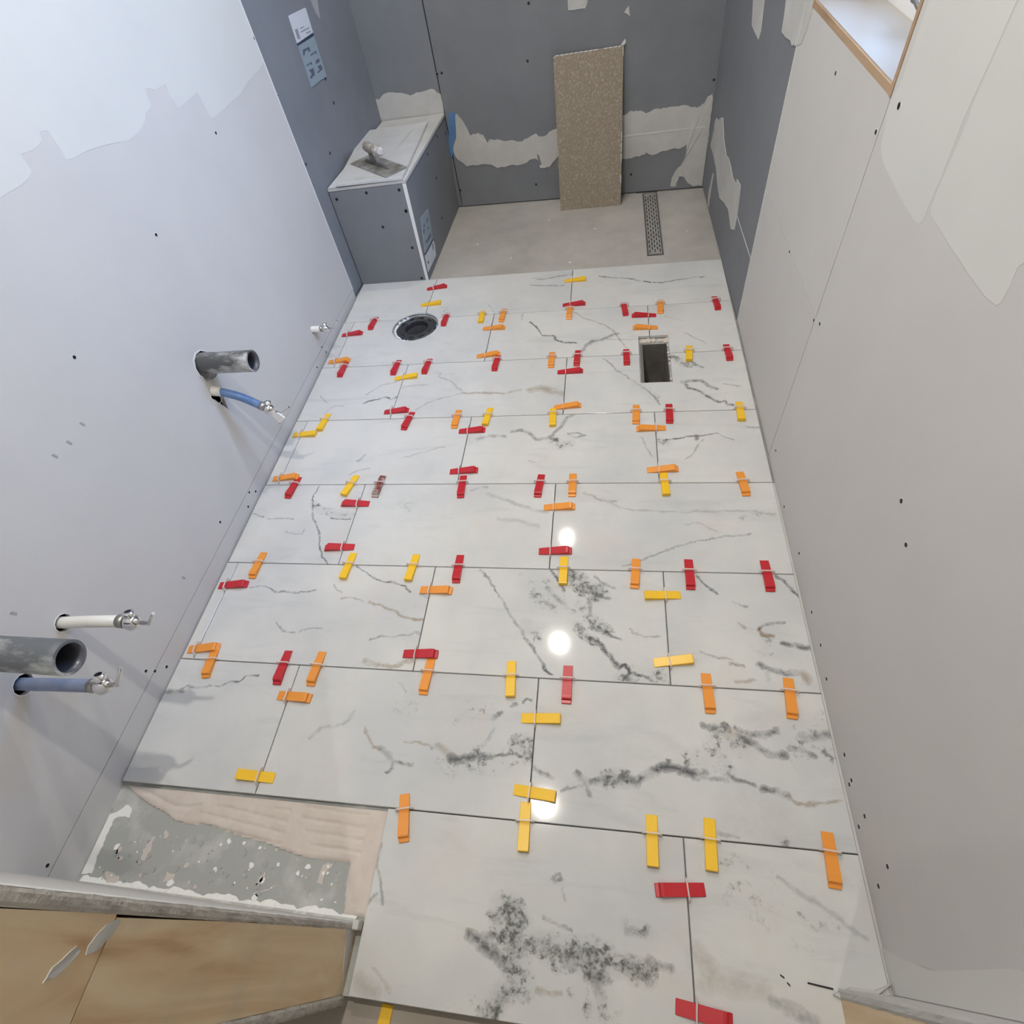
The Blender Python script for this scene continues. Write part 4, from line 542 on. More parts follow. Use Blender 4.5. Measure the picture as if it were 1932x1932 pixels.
MB().box(2.094, 2.102, -1.462, -1.448, 0.0, 8.0).build('board_edge', 'mud', wr)
P1 = [Vector(p) for p in PATCH_R1]; P1 = [p for p in P1 if p.y < -3.64] 
P1 = P1 + [Vector((XR, -4.51, 3.3)), Vector((XR, -4.51, 7.9)), Vector((XR, -3.72, 7.9)), Vector((XR, -3.72, 3.0))]
patch('joint_compound', P1, nR, 'mud_wall', wr, 0.0012)
a, b_ = PATCH_R2
P2 = [Vector(p) for p in a] + [Vector((XR, -5.6, 3.1)), Vector((XR, -6.3, 2.95)), Vector((XR, -7.6, 3.0)), Vector((XR, -7.6, 7.9)), Vector((XR, -4.54, 7.9))] + [Vector(p) for p in b_[::-1]]
patch('joint_compound', P2, nR, 'mud_wall', wr, 0.0012)
P3 = [Vector((XR, -7.45, -0.03)), Vector((XR, -7.50, 0.25)), Vector((XR, -7.53, 0.6)), Vector((XR, -7.50, 1.2)), Vector((XR, -7.53, 2.0)), Vector((XR, -7.655, 2.0)), Vector((XR, -7.655, -0.03))]
patch('joint_compound', P3, nR, 'mud_wall', wr, 0.005, 0.004)
for q, th in ((PATCH_RG1, .006), (PATCH_RG2, .006), (PATCH_RG3, .008), (PATCH_RG4, .006)): patch('joint_compound', q, nGR, 'mud_gray', wr, th, 0.006 if q is PATCH_RG3 else 0)
screws(SCREWS_R, nR, wr)
# window_1: plywood liner, sill, white vinyl frame with a latch, two glass panes
wi = empty('window_1', (2.3, -2.64, 2.93), kind='structure')
Y0, Y1, Z0, Z1 = -3.655, -1.66, 2.925, 6.0; pt = 0.05
MB().box(XR, 2.52, Y0, Y1, Z0, Z0 + 0.045).build('sill_liner', 'ply', wi)
MB().box(XR + 0.012, 2.56, Y0 + pt, Y1 - pt, Z0 + 0.045, Z0 + 0.052).build('window_sill', 'sill', wi)
for y in (Y0, Y1 - 0.035): MB().box(XR - 0.004, 2.52, y, y + 0.035, Z0, Z1).build('side_liner', 'ply', wi)
MB().box(XR, 2.52, Y0, Y1, Z1 - pt, Z1).build('head_liner', 'ply', wi)
b = MB(); fx0, fx1 = 2.52, 2.74; fw = 0.17
b.box(fx0, fx1, Y0, Y1, Z0 + 0.0, Z0 + fw).box(fx0, fx1, Y0, Y1, Z1 - fw, Z1).box(fx0, fx1, Y0, Y0 + fw, Z0 + fw, Z1 - fw).box(fx0, fx1, Y1 - fw, Y1, Z0 + fw, Z1 - fw)
b.build('window_frame', 'vinyl', wi)
b = MB(); b.box(2.58, 2.68, Y0 + fw, Y1 - fw, 4.42, 4.54); b.box(2.58, 2.66, Y0 + fw, Y1 - fw, Z0 + fw, Z0 + fw + 0.1); b.build('sash_rail', 'vinyl', wi)
gm = mat('window_glass', (0.97, 0.99, 1.0), 0.0, trans=1.0); M['glass'] = gm
gnt = gm.node_tree                                    # thin pane: lets light straight through, with a weak mirror
tr = gnt.nodes.new('ShaderNodeBsdfTransparent'); gy = gnt.nodes.new('ShaderNodeBsdfGlossy'); gy.inputs['Roughness'].default_value = 0.0
fr = gnt.nodes.new('ShaderNodeFresnel'); fr.inputs[0].default_value = 1.3; ms = gnt.nodes.new('ShaderNodeMixShader')
gnt.links.new(fr.outputs[0], ms.inputs[0]); gnt.links.new(tr.outputs[0], ms.inputs[1]); gnt.links.new(gy.outputs[0], ms.inputs[2])
gnt.links.new(ms.outputs[0], gnt.nodes['Material Output'].inputs[0])
MB().box(2.62, 2.632, Y0 + fw, Y1 - fw, Z0 + fw, 4.46).build('pane', 'glass', wi); MB().box(2.62, 2.632, Y0 + fw, Y1 - fw, 4.5, Z1 - fw).build('pane', 'glass', wi)
b = MB(); b.box(2.50, 2.525, -2.95, -2.75, Z0 + 0.09, Z0 + 0.14); b.tube([(2.50, -2.85, Z0 + 0.12), (2.44, -2.85, Z0 + 0.15), (2.43, -2.72, Z0 + 0.19), (2.43, -2.66, Z0 + 0.19)], 0.014, 8); b.build('crank_handle', 'steel_dark', wi)
gd = MB().box(2.9, 60, -40, 40, -3.0, -2.9).build('ground', 'snow'); tag(gd, kind='structure')

# ceiling, front wall with the doorway, hall beyond
ce = MB().box(-3.5, 2.7, -8.1, 2.8, 8.0, 8.3).build('ceiling', 'ceiling'); tag(ce, kind='structure')
wf = MB().box(-3.5, -1.16, -8.02, YF - T, -0.5, 8.0).box(1.96, 2.5, -8.02, YF - T, -0.5, 8.0).box(-1.16, 1.96, -8.02, YF - T, 6.9, 8.0).build('wall_front', 'stud'); tag(wf, kind='structure')
MB().hexa([Vector(p) for p in ((-3.18, -7.70, -0.06), (-1.03, -7.70, -0.06), (-1.03, -7.60, 8.0), (-3.18, -7.70, 8.0))], [Vector(p) for p in ((-3.18, -7.647, -0.06), (-1.03, -7.668, -0.06), (-1.03, -7.53, 8.0), (-3.18, -7.62, 8.0))]).build('drywall_sheet', 'drywall', wf); MB().box(1.82, 2.14, YF - T, YF, -0.06, 8.0).build('drywall_sheet', 'drywall', wf)
MB().box(-1.03, 1.82, YF - T, YF, 6.8, 8.0).build('drywall_sheet', 'drywall', wf)
MB().box(-3.18, -1.03, -8.065, -8.018, -0.5, 8.0).build('drywall_sheet', 'drywall', wf); MB().box(1.82, 2.4, -8.065, -8.018, -0.5, 8.0).build('drywall_sheet', 'drywall', wf)
MB().box(-1.03, 1.82, -8.065, -8.023, 6.8, 8.0).build('drywall_sheet', 'drywall', wf)
MB().box(-1.16, -1.03, -8.02, -7.681, -0.04, 2.188).build('jamb_stud', 'pine', wf); MB().box(-1.16, -1.03, -8.02, -7.67, 2.194, 6.9).build('jamb_stud', 'pine', wf)
MB().box(1.82, 1.96, -8.02, YF - T + 0.002, -0.4, 6.9).build('jamb_stud', 'pine', wf)
MB().box(-1.03, 1.82, -8.02, YF - T, 6.8, 6.9).build('head_stud', 'pine', wf)
def rough_strip(x, y0, y1, z0, z1, s, m='gypsum', amp=0.004, st=0.05, l0=0.0, l1=0.0):     # crumbling cut edge of a board, proud of the jamb
    b = MB(); n = int((z1 - z0) / st); m_ = 4; g = []
    for i in range(n + 1):
        row = []; z_ = max(0, z0 + (z1 - z0) * i / n)
        for j in range(m_ + 1):
            edge = j in (0, m_)
            row.append(b.bm.verts.new((x + s * (0.001 if edge else 0.006 + random.uniform(0, amp)), (y0 + l0 * z_) * (1 - j / m_) + (y1 + l1 * z_) * j / m_ + (random.uniform(-.0025, .0025) if edge else 0), z0 + (z1 - z0) * i / n)))
        g.append(row)
    for i in range(n):
        for j in range(m_): b.bm.faces.new((g[i][j], g[i][j + 1], g[i + 1][j + 1], g[i + 1][j]))
    return b.build('board_edge', m, wf)
rough_strip(-1.03, -7.700, -7.667, -0.03, 6.8, 1, l0=0.0135, l1=0.0175); rough_strip(1.82, YF - T - 0.004, YF + 0.002, -0.03, 6.8, -1, 'mud_gray')
rough_strip(-1.03, -8.07, -8.02, -0.14, 6.8, 1)
b = MB(); n = 60; prev = None                             # ragged white compound lip along the corner of the opening
for i in range(n + 1):
    z = -0.02 + 3.6 * i / n; wdt = 0.02 + 0.018 * math.sin(i * 0.35) + random.uniform(0, 0.012)
    yf = -7.667 + 0.0175 * z; q = [b.bm.verts.new((-1.030, yf, z)), b.bm.verts.new((-1.035 - wdt * 0.3, yf + 0.005, z)), b.bm.verts.new((-1.04 - wdt * 3, yf + 0.002, z))]
    if prev: b.bm.faces.new((prev[0], prev[1], q[1], q[0])); b.bm.faces.new((prev[1], prev[2], q[2], q[1]))
    prev = q
b.build('joint_compound', 'mud', wf)
JS = (1, 0, 0)
patch('joint_compound', [(-1.03, -7.755, 2.205), (-1.03, -7.725, 2.178), (-1.03, -7.69, 2.165), (-1.03, -7.684, 2.19), (-1.03, -7.70, 2.225), (-1.03, -7.73, 2.25), (-1.03, -7.755, 2.262), (-1.03, -7.775, 2.255), (-1.03, -7.768, 2.225)], JS, 'mud_gray', wf, 0.003, 0.008, 3)
patch('joint_compound', [(-1.03, -7.765, 2.285), (-1.03, -7.752, 2.31), (-1.03, -7.80, 2.365), (-1.03, -7.835, 2.375), (-1.03, -7.82, 2.33)], JS, 'mud_gray', wf, 0.003, 0.008, 3)
patch('joint_compound', [(-1.03, -7.70, 0.0), (-1.03, -7.70, 0.14), (-1.03, -7.78, 0.10), (-1.03, -7.9, 0.05), (-1.03, -7.95, 0.0)], JS, 'mud_gray', wf, 0.003)
MB().box(-1.028, -0.985, YF - 0.04, YF + 0.012, -0.02, 0.075).bevel(0.006, 1).build('corner_bead_end', 'mud_gray', wf)
MB().prism([(1.78, YF - 0.03, 0.004), (1.84, YF - 0.05, 0.004), (1.90, YF - 0.02, 0.004), (2.0, YF - 0.01, 0.004), (2.09, YF + 0.05, 0.004), (2.0, YF + 0.012, 0.004), (1.88, YF + 0.012, 0.004)], (0, 0, 0.02)).build('plaster_splash', 'mud_gray', wf)
for (x0, x1, y) in ((1.66, 1.79, YF + 0.001), (1.52, 1.54, YF + 0.02), (1.55, 1.565, YF - 0.01)):
    MB().prism([(x0, y, 0.001), (x1, y - 0.012, 0.001), (x1, y - 0.003, 0.001), (x0, y + 0.008, 0.001)], (0, 0, 0.003)).build('mortar_crumb', 'screw', wf)
hf = MB().box(-4.5, 4.5, -13.0, -8.0, -0.5, -0.14).build('floor_hall', 'hall'); tag(hf, kind='structure')
hw = MB().box(-4.5, 4.5, -13.2, -13.0, -0.5, 8.2).box(-4.7, -4.5, -13.0, -8.06, -0.5, 8.2).box(4.5, 4.7, -13.0, -8.06, -0.5, 8.2).box(-4.5, -3.18, -8.2, -8.06, -0.5, 8.2).box(2.4, 4.5, -8.2, -8.06, -0.5, 8.2).build('wall_hall_unseen', 'hall_wall'); tag(hw, kind='structure')  # unseen hall walls, put in to block the sky
hc = MB().box(-4.7, 4.7, -13.2, -8.06, 8.0, 8.3).build('ceiling_hall_unseen', 'ceiling'); tag(hc, kind='structure')  # unseen lid over the hall, also there to keep sky light out

# ---------------------------------------------------------------- recessed lights, the hall one added
for i, (x, y, pw) in enumerate(LAMPS):
    nm = ('over the shower', 'over the middle of the tiled floor', 'over the bare floor corner, just inside the doorway', 'added in the unseen hall to brighten the jamb')[i]
    t = empty('ceiling_light', (x, y, 7.96), 'round white recessed ceiling light ' + nm, 'ceiling light', 'recessed ceiling lights in one line')
    MB().tube([(x, y, 7.985), (x, y, 7.998)], [0.19, 0.20], 40, r_in=0.095).build('trim_ring', ['lamp_trim', 'lamp_trim'], t)
    ld = bpy.data.lights.new('lamp', 'AREA'); ld.shape = 'DISK'; ld.size = 0.17 * U; ld.energy = pw; ld.color = LAMP_COL
    lo = bpy.data.objects.new('lamp', ld); link(lo, t, V(x, y, 7.985))

# ---------------------------------------------------------------- shower bench with loose tile and trowel
bn = empty('shower_bench', (-2.6, 1.2, -0.03), 'low bench boxed in with grey backer board at the left of the shower', 'bench')
hb = 1.345
q0, q1, q2, q3 = (-3.15, 0.0), (-2.095, 0.0), (-2.024, 2.34), (-2.985, 2.36)
MB().prism([(-3.15, 0.0, -0.03), (-2.10, 0.0, -0.03), (-2.065, 0.0, hb), (-3.15, 0.0, hb - 0.02)], (0, T, 0)).build('front_board', 'gray', bn)
MB().prism([(-2.10, 0.004, -0.03), (-2.03, 2.32, -0.03), (-1.965, 2.32, hb), (-2.062, 0.004, hb)], (-T, 0, 0)).build('side_board', 'gray', bn)
MB().prism([(-2.142, -0.003, -0.03), (-2.10, -0.003, -0.03), (-2.058, -0.003, hb), (-2.108, -0.003, hb)], (0, 0.002, 0)).build('board_edge', 'white_edge', bn)
MB().prism([(-3.15, -0.004, hb - 0.012), (-2.055, -0.004, hb + 0.005), (-1.957, 2.325, hb + 0.005), (-2.985, 2.355, hb - 0.012)], (0, 0, 0.035)).build('top_board', 'mud_gray', bn)
MB().prism([(-3.14, 0.01, -0.03), (-2.98, 2.3, -0.03), (-2.98, 2.3, hb - 0.03), (-3.14, 0.01, hb - 0.03)], (0.02, 0, 0)).build('back_board', 'dark', bn)
patch('joint_compound', [(-3.14, -0.005, hb + 0.03), (-3.02, -0.005, hb + 0.03), (-3.08, 0.9, hb + 0.03), (-3.09, 0.7, hb + 0.03)], (0, 0, 1), 'paper', bn, 0.004)
nBS = normal2((-2.098, 0), (-2.024, 2.356), (1, 0)) 
screws(SCREWS_BF, (0, -1, 0), bn, 0.018, 'gray_ring')
def onside(p): t = p[2] / hb; return Vector((p[0] + 0.036 * t - 0.001, p[1], p[2]))
screws([onside(p) + Vector((0.008 + 0.01 * p[2], 0, 0)) for p in SCREWS_BS], nBS, bn, 0.016, 'gray_ring')
for k, (q, m_) in enumerate(zip(LABEL_B, ('paper', 'ink', 'paper_blue', 'ink_gray'))): patch(('paper_label', 'label_band', 'label_print_panel', 'label_barcode')[k], [onside(p) for p in q], nBS, m_, bn, 0.009 + 0.001 * (k in (1, 3)))
for q in LABEL_B_LINES: patch('label_print', [onside(p) for p in q], nBS, 'ink_soft', bn, 0.011)
zt = hb + 0.045
MB().prism([(-3.01, -0.02, zt), (-2.085, -0.015, zt), (-2.14, 1.93, zt), (-3.13, 1.84, zt)], (0, 0, 0.034)).bevel(0.003).build('loose_tile', marble('marble_loose', [(0.02, .35, 't', [(-2.75, .03), (-2.45, .06), (-2.3, .2)]), (0.03, .2, 'g', [(-2.4, .9), (-2.3, 1.6)])], -2.6, 0.9, 44.0))
tag(bpy.data.objects['loose_tile'], 'uncut white marble tile lying face up on the shower bench', 'tile')
# trowel
tz = zt + 0.036
tw = empty('notched_trowel', (-2.5, 0.42, tz), 'mortar-smeared notched trowel lying on the loose tile on the bench', 'trowel')
A = Vector((-2.98, 0.60, tz + 0.002)); ex = (Vector((-2.30, 0.0, tz)) - Vector((-2.98, 0.60, tz))).normalized(); ey = Vector((0, 0, 1)).cross(ex)
Lb, Wb = 0.90, 0.36
out = [A, A + ex * Lb]
n = 12
b = MB(); b.prism([A, A + ex * Lb, A + ex * Lb + ey * (Wb - 0.025), A + ey * (Wb - 0.025)], (0, 0, 0.006))
for k in range(17): p = A + ex * (Lb * k / 17 + 0.012) + ey * (Wb - 0.025); b.prism([p, p + ex * 0.026, p + ex * 0.026 + ey * 0.025, p + ey * 0.025], (0, 0, 0.006))
b.build('blade', 'blade', tw)
c0 = A + ey * Wb * 0.5 + ex * 0.30
b = MB(); b.prism([c0 - ex * 0.16 - ey * 0.02, c0 + ex * 0.42 - ey * 0.02, c0 + ex * 0.42 + ey * 0.02, c0 - ex * 0.16 + ey * 0.02], (0, 0, 0.03)); b.bevel(0.008)
b.build('mounting_bar', 'steel_dark', tw)
b = MB(); b.tube([c0 + Vector((0, 0, 0.02)) + ex * 0.05, c0 + Vector((0, 0, 0.12)) + ex * 0.02, c0 + Vector((0, 0, 0.185)) - ex * 0.02], [0.035, 0.025, 0.03], 10); b.build('shank', 'steel_dark', tw)
h0 = c0 + Vector((0, 0, 0.20)) - ex * 0.06
b = MB(); b.tube([h0, h0 + ex * 0.02, h0 + ex * 0.09, h0 + ex * 0.2, h0 + ex * 0.31, h0 + ex * 0.38, h0 + ex * 0.41], [0.03, 0.058, 0.066, 0.055, 0.062, 0.056, 0.028], 16); b.build('grip', 'handle', tw)

# ---------------------------------------------------------------- leaning tile (seen from the back) and shower drain
bz = -0.028; e0 = Vector((-0.221, 1.89, bz)); e1 = Vector((0.750, 1.905, bz)); up = Vector((0.0, 2.268 - 1.90, 1.955)); up = Vector((0, 0.335, 1.965))
b = MB(); nrm = (e1 - e0).cross(up).normalized(); nrm = nrm if nrm.y < 0 else -nrm
chip = [e0, e1, e1 + up, e1 + up - (e1 - e0) * 0.03, e0 + up * 0.996 + (e1 - e0) * 0.03, e0 + up * 0.985]
b.prism(chip, -nrm * 0.034)
lt = b.build('leaning_tile', 'tile_back'); tag(lt, 'large tile leaning against the shower wall, tan back facing out', 'tile')
rim = MB()
for a_, b2 in ((e0 + up * 0.985, e0 + up * 0.996 + (e1 - e0) * 0.03), (e0 + up * 0.996 + (e1 - e0) * 0.03, e1 + up), (e1 + up, e1)):
    d = (b2 - a_).normalized(); s_ = nrm.cross(d).normalized() * 0.008
    n = 14
    for k in range(n):
        if random.random() < (0.25 if a_ != e1 + up else 0.75): continue
        p = a_.lerp(b2, k / n); q = a_.lerp(b2, (k + 0.8) / n); mid = (e0 + e1 + up) / 2 if False else (e0 + e1) / 2 + up / 2
        sg = 1 if (mid - p).dot(s_) > 0 else -1
        rim.prism([p, q, q + s_ * sg, p + s_ * sg * 1.4], nrm * 0.002)
tag(rim.build('chipped_rim', 'tile_edge', lt), kind='stuff')
MB().prism([e1 + up + Vector((0.005, 0, 0)), e1 + up + Vector((0.03, -0.01, 0.03)), e1 + up + Vector((0.02, -0.01, 0.07)), e1 + up + Vector((-0.01, -0.005, 0.04)), e1 + up + Vector((-0.04, 0, 0.0))], nrm * 0.02).build('mortar_blob', 'mud', lt)
gx0, gx1, gy0, gy1 = 1.118, 1.322, 0.29, 2.215
dr = empty('linear_drain', (1.22, 1.25, -0.03), 'narrow stainless linear shower drain with a slotted grate in the mortar bed', 'drain')
b = MB(); w_ = 0.014
b.box(gx0 - w_, gx0, gy0 - w_, gy1 + w_, -0.14, -0.018).box(gx1, gx1 + w_, gy0 - w_, gy1 + w_, -0.14, -0.018).box(gx0, gx1, gy0 - w_, gy0, -0.14, -0.018).box(gx0, gx1, gy1, gy1 + w_, -0.14, -0.018)
b.build('frame', 'steel_dark', dr); MB().box(gx0, gx1, gy0, gy1, -0.145, -0.135).build('channel', 'dark', dr)
b = MB(); pad = 0.007; gxa, gxb, gya, gyb = gx0 + pad, gx1 - pad, gy0 + pad, gy1 - pad
ncol = 5; pit = (gxb - gxa) / (ncol + 0.25); sw = pit * 0.36
xs = [gxa]
for k in range(ncol):
    cx = gxa + pit * (k + 0.625); b.box(xs[-1], cx - sw / 2, gya, gyb, -0.03, -0.019)
    ph = 0.0 if k % 2 == 0 else 0.065; y = gya + 0.05 + ph; last = gya
    while y + 0.095 < gyb - 0.02:
        b.box(cx - sw / 2, cx + sw / 2, last, y, -0.03, -0.019); last = y + 0.088; y += 0.131
    b.box(cx - sw / 2, cx + sw / 2, last, gyb, -0.03, -0.019); xs.append(cx + sw / 2)
b.box(xs[-1], gxb, gya, gyb, -0.03, -0.019); b.build('slotted_grate', 'steel', dr)
for (x, y) in ((-0.9, .5), (0.35, 1.2), (1.7, .9), (-1.5, 1.0), (0.0, 0.25), (-.4, 1.6)):
    r = random.uniform(0.01, 0.022); MB().prism([Vector((x + math.cos(q) * r * random.uniform(.7, 1.6), y + math.sin(q) * r, -0.0305)) for q in (0, 1.2, 2.1, 3.3, 4.6, 5.4)], (0, 0, 0.004)).build('mortar_crumb', 'mud', fl)

# ---------------------------------------------------------------- toilet flange and floor vent
tf = empty('toilet_flange', (HC[0], HC[1], -0.2), 'round black closet flange set in the hole near the bench', 'toilet flange')
b = MB(); seg = 44; rings = []
prof = [(0.285, -0.06), (0.282, -0.036), (0.262, -0.028), (0.195, -0.028), (0.178, -0.018), (0.165, -0.022), (0.160, -0.05), (0.158, -0.30)]
for (r, z) in prof:
    ring = []
    for k in range(seg):
        a = k * 2 * math.pi / seg; rr = r
        if r > 0.25: rr = r * (1 - 0.05 * (math.sin(a * 3 + 1) > 0.82) - 0.04 * (math.sin(a * 5) > 0.9))
        ring.append(b.bm.verts.new((HC[0] + math.cos(a) * rr, HC[1] + math.sin(a) * rr, z)))
    rings.append(ring)
for p, q in zip(rings, rings[1:]):
    for k in range(seg): b.bm.faces.new((p[k], p[(k + 1) % seg], q[(k + 1) % seg], q[k])).smooth = True
b.build('flange_ring', 'flange', tf)
MB().tube([(HC[0], HC[1], -0.9), (HC[0], HC[1], -0.10)], 0.157, 36, r_in=0.145).build('waste_pipe', ['flange', 'dark'], tf)
MB().tube([(HC[0], HC[1], -0.92), (HC[0], HC[1], -0.9)], 0.16, 24).build('pipe_bottom', 'dark', tf)
for k in range(10):
    a = k * 0.63 + 0.2; r0 = 0.225
    if k % 5 == 0: continue
    x, y = HC[0] + math.cos(a) * r0, HC[1] + math.sin(a) * r0; t_ = Vector((-math.sin(a), math.cos(a), 0)) * 0.03; n_ = Vector((math.cos(a), math.sin(a), 0)) * 0.01; p = Vector((x, y, -0.028))
    MB().prism([p - t_ - n_, p + t_ - n_, p + t_ + n_, p - t_ + n_], (0, 0, 0.003)).build('bolt_slot', 'screw', tf)
b = MB()
for k in range(22):
    a = 2.2 + k * 0.12 + random.uniform(-.03, .03); r0 = random.uniform(0.292, 0.305); p = Vector((HC[0] + math.cos(a) * r0, HC[1] + math.sin(a) * r0, -0.046)); s_ = random.uniform(0.008, 0.02)
    b.prism([p + Vector((math.cos(q) * s_ * random.uniform(.7, 1.3), math.sin(q) * s_, 0)) for q in (0, 1.1, 2.3, 3.4, 4.6, 5.5)], (0, 0, random.uniform(0.01, 0.025)))
tag(b.build('mortar_crumbs', 'plaster', tf), kind='stuff')
fv = empty('floor_vent_boot', (1.115, -2.1, -0.6), 'rectangular open duct boot in the cut-out near the right wall', 'floor vent')
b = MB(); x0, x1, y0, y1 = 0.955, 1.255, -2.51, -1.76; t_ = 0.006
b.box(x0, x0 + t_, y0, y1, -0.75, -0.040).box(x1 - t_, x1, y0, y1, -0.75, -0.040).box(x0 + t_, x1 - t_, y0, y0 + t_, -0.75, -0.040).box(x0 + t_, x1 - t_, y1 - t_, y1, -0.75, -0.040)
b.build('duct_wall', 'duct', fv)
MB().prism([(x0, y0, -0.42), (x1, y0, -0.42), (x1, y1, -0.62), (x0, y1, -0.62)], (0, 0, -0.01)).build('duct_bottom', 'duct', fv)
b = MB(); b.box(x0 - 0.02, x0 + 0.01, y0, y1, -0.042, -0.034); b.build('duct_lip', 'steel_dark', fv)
b = MB()
rr = random.Random(3)
for (ax, ay, bx, by) in ((0.925, -1.70, 1.265, -1.70), (1.264, -1.66, 1.264, -2.5)):
    for k in range(13):
        t2 = k / 12; x = ax + (bx - ax) * t2; y = ay + (by - ay) * t2
        if rr.random() < 0.25: continue
        s_ = rr.uniform(0.018, 0.042) if ax < 1 else rr.uniform(0.008, 0.02); p = Vector((x, y, -0.045))
        b.prism([p + Vector((math.cos(q) * s_ * rr.uniform(.7, 1.3), math.sin(q) * s_ * rr.uniform(.8, 1.6), 0)) for q in (0, 1.1, 2.3, 3.4, 4.6, 5.5)], (0, 0, rr.uniform(0.008, 0.02)))
tag(b.build('mortar_crumbs', 'thinset', fv), kind='stuff')

# ---------------------------------------------------------------- plumbing stubs on the left wall
def stub(name, y, z, x1, r, ri, m, label, tilt=0.0, x0=-3.5):
    t = empty(name, (XL, y, z), label, 'pipe')
    n = 14; pth = [(x0 + (x1 - x0) * k / n, y, z + tilt * k / n) for k in range(n + 1)]
    MB().tube(pth, r, 36, r_in=ri).build('pipe', [m, 'abs_in'], t); return t
t = stub('drain_pipe', -3.69, 1.40, -2.665, 0.098, 0.083, 'abs', 'dark drain pipe stub above the curved blue tube on the left wall')
MB().tube([(-3.3, -3.70, 1.395), (-3.19, -3.70, 1.30), (-3.15, -3.71, 1.27)], [0.11, 0.10, 0.085], 24).build('pipe_elbow', 'abs', t)
stub('drain_pipe', -6.64, 1.655, -2.40, 0.100, 0.083, 'abs_gray', 'grey-smeared drain pipe stub cut by the left edge of the photo')
def valve(t, p, d, hd, s=1.0, tagp=False):
    """small angle stop: ferrule, round body, side outlet, bent lever"""
    p = Vector(p); d = Vector(d).normalized(); hd = Vector(hd).normalized()
    MB().tube([p, p + d * 0.05 * s], 0.046 * s, 16).build('crimp_ring', 'crimp', t)
    q = p + d * 0.095 * s
    MB().tube([p + d * 0.045 * s, q - d * 0.03 * s, q, q + d * 0.035 * s, q + d * 0.06 * s], [0.036 * s, 0.05 * s, 0.058 * s, 0.046 * s, 0.02 * s], 18).build('valve_body', 'chrome', t)
    o_ = Vector((0, 0.55, 1)).normalized()
    MB().tube([q, q + o_ * 0.045 * s, q + o_ * 0.085 * s], [0.036 * s, 0.034 * s, 0.036 * s], 16, r_in=0.022 * s).build('outlet', ['chrome', 'dark'], t)
    e = q + d * 0.055 * s
    MB().tube([e, e + d * 0.07 * s, e + d * 0.08 * s + hd * 0.02 * s, e + d * 0.14 * s + hd * 0.13 * s], [0.016 * s, 0.014 * s, 0.013 * s, 0.011 * s], 8).build('lever', 'chrome', t)
t = empty('water_supply_pipe', (XL, -6.222, 1.164), 'white water supply stub with chrome valve, above the grey drain pipe', 'pipe')
MB().tube([(-3.5, -6.222, 1.155), (-3.18, -6.222, 1.168), (-2.92, -6.222, 1.206), (-2.665, -6.222, 1.232)], 0.041, 20).build('pipe', 'pex_white', t)
valve(t, (-2.68, -6.222, 1.232), (1, 0, -0.08), (0.3, 0.15, 1))
t = empty('water_supply_pipe', (XL, -6.658, 1.166), 'dusty blue water supply stub with chrome valve, below the grey drain pipe', 'pipe')
MB().tube([(-3.5, -6.658, 1.15), (-3.18, -6.658, 1.170), (-2.9, -6.658, 1.20), (-2.581, -6.658, 1.234)], 0.041, 20).build('pipe', 'pex_blue_dusty', t)
valve(t, (-2.60, -6.658, 1.236), (1, 0, 0.22), (0.1, 0.35, 0.6))
t = empty('water_supply_pipe', (XL, -3.79, 1.135), 'curved blue supply tube with chrome valve and white tag', 'pipe')
MB().tube([(-3.5, -3.80, 1.17), (-3.30, -3.80, 1.165), (-3.18, -3.795, 1.150), (-3.08, -3.79, 1.128), (-3.0, -3.788, 1.095), (-2.93, -3.788, 1.06), (-2.865, -3.788, 1.01), (-2.79, -3.788, 0.95)], 0.040, 18).build('pipe', 'pex_blue', t)
MB().tube([(-3.26, -3.795, 1.162), (-3.18, -3.795, 1.155), (-3.10, -3.79, 1.140)], 0.046, 16).build('sleeve', 'pex_white', t)
valve(t, (-2.80, -3.788, 0.955), (0.75, 0, -0.55), (0.5, 0.2, 1), 0.95)
MB().prism([(-2.715, -3.80, 0.84), (-2.64, -3.80, 0.87), (-2.60, -3.80, 0.80), (-2.69, -3.80, 0.735)], (0, -0.015, 0)).build('plastic_tag', 'tag_white', t)
MB().tube([(-2.70, -3.80, 0.72), (-2.695, -3.80, 0.745)], 0.008, 8).build('tag_pin', 'steel_dark', t)
t = empty('water_supply_pipe', (XL, -1.764, 0.423), 'short white supply stub with small chrome valve, low near the shower', 'pipe')
MB().tube([(-3.5, -1.764, 0.423), (-3.07, -1.764, 0.430)], 0.040, 16).build('pipe', 'pex_white', t)
valve(t, (-3.08, -1.764, 0.430), (1, 0, -0.02), (0.4, 0.1, 0.9), 0.8)

# ---------------------------------------------------------------- levelling wedges
CN = {'r': 'red', 'o': 'orange', 'y': 'yellow', 'd': 'mortar-smeared red'}
ORD = ['first', 'second', 'third', 'fourth', 'fifth', 'sixth', 'seventh', 'eighth', 'ninth', 'tenth', 'eleventh', 'twelfth']
def wedge_mesh(c):
    if c == 'y': prof = [(-0.148, 0.0), (-0.148, 0.006), (0.146, 0.044), (0.150, 0.040), (0.150, 0.0)]
    else: prof = [(-0.150, 0.0), (-0.150, 0.006), (0.05, 0.032), (0.10, 0.040), (0.118, 0.040), (0.124, 0.034), (0.127, 0.016), (0.152, 0.014), (0.154, 0.0)]
    b = MB(); hw = 0.0365
    b.prism([(x, -hw, z) for x, z in prof], (0, 2 * hw, 0)); b.bevel(0.0025, 1)
    bm = b.bm; bmesh.ops.recalc_face_normals(bm, faces=bm.faces)
    for v in bm.verts: v.co *= U
    me = bpy.data.meshes.new('wedge'); bm.to_mesh(me); bm.free(); me.materials.append(M[c]); return me
WM = {c: wedge_mesh(c) for c in 'royd'}
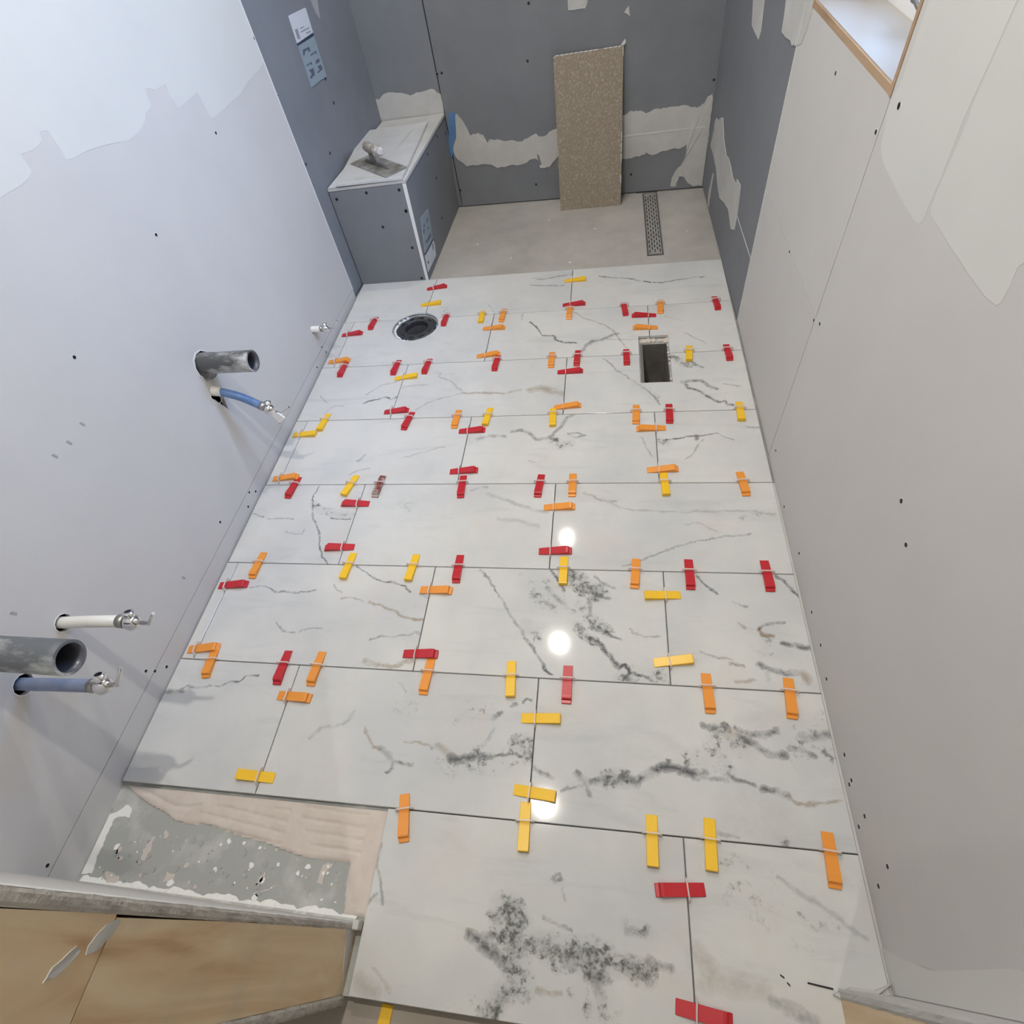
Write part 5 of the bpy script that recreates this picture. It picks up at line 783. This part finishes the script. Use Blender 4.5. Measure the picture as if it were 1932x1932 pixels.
def clip_mesh():
    b = MB(); bm = b.bm; t_ = 0.0042
    ov = [(-0.066, 0.0), (-0.066, 0.014), (-0.056, 0.046), (-0.046, 0.054), (0.046, 0.054), (0.056, 0.046), (0.066, 0.014), (0.066, 0.0)]
    iv = [(-0.0405, 0.0), (-0.0405, 0.012), (-0.0405, 0.036), (-0.036, 0.042), (0.036, 0.042), (0.0405, 0.036), (0.0405, 0.012), (0.0405, 0.0)]
    for k in range(7): b.prism([(-t_, *ov[k]), (-t_, *ov[k + 1]), (-t_, *iv[k + 1]), (-t_, *iv[k])], (2 * t_, 0, 0))
    bmesh.ops.remove_doubles(bm, verts=bm.verts, dist=1e-5)
    bm.faces.ensure_lookup_table()
    bmesh.ops.recalc_face_normals(bm, faces=bm.faces)
    for v in bm.verts: v.co *= U
    me = bpy.data.meshes.new('clip'); bm.to_mesh(me); bm.free(); me.materials.append(M['clip']); return me
CM = clip_mesh()
groups = {}
for wd in WEDGES: groups.setdefault(wd[0], []).append(wd)
for key, ws in groups.items():
    if key[0] == 'r': ws.sort(key=lambda q: q[2])
    for i, (k, c, x, y, ang, cl) in enumerate(ws):
        row = int(k[1])
        if key[0] == 'r':
            lab = '%s wedge across the %s long tile joint from the shower, %s from the left' % (CN[c], ORD[row - 1], ORD[i])
        else:
            js = sorted({min(JOINTS[row], key=lambda v: abs(v - q[2])) for q in ws}); j = min(JOINTS[row], key=lambda v: abs(v - x)); n_ = js.index(j)
            same = [q for q in ws if min(JOINTS[row], key=lambda v: abs(v - q[2])) == j]
            end = '' if len(same) == 1 else (', far end' if y == max(q[3] for q in same) else ', near end')
            lab = '%s sideways wedge in the %s tile row from the shower, %s short joint%s' % (CN[c], ORD[row], ORD[n_], end)
        t = bpy.data.objects.new('leveling_wedge', None); t.empty_display_size = 0.02
        C.objects.link(t); t.location = V(x, y, 0.0005); t.rotation_euler = (0, 0, math.radians(ang)); WO[t.name] = t.location.copy()
        tag(t, lab, 'tile wedge', 'leveling wedges along the tile joints')
        w_ = bpy.data.objects.new('wedge', WM[c]); C.objects.link(w_); w_.parent = t
        p_ = bpy.data.objects.new('clip', CM); C.objects.link(p_); p_.parent = t; p_.location = (cl * U, 0, 0)
t = bpy.data.objects.new('leveling_wedge', None); C.objects.link(t); t.location = V(-0.77, -8.185, -0.139); t.rotation_euler = (0, 0, math.radians(-92))
tag(t, 'scuffed yellow wedge on the hall floor beyond the last tile edge', 'tile wedge', 'leveling wedges along the tile joints')
w_ = bpy.data.objects.new('wedge', WM['y']); C.objects.link(w_); w_.parent = t
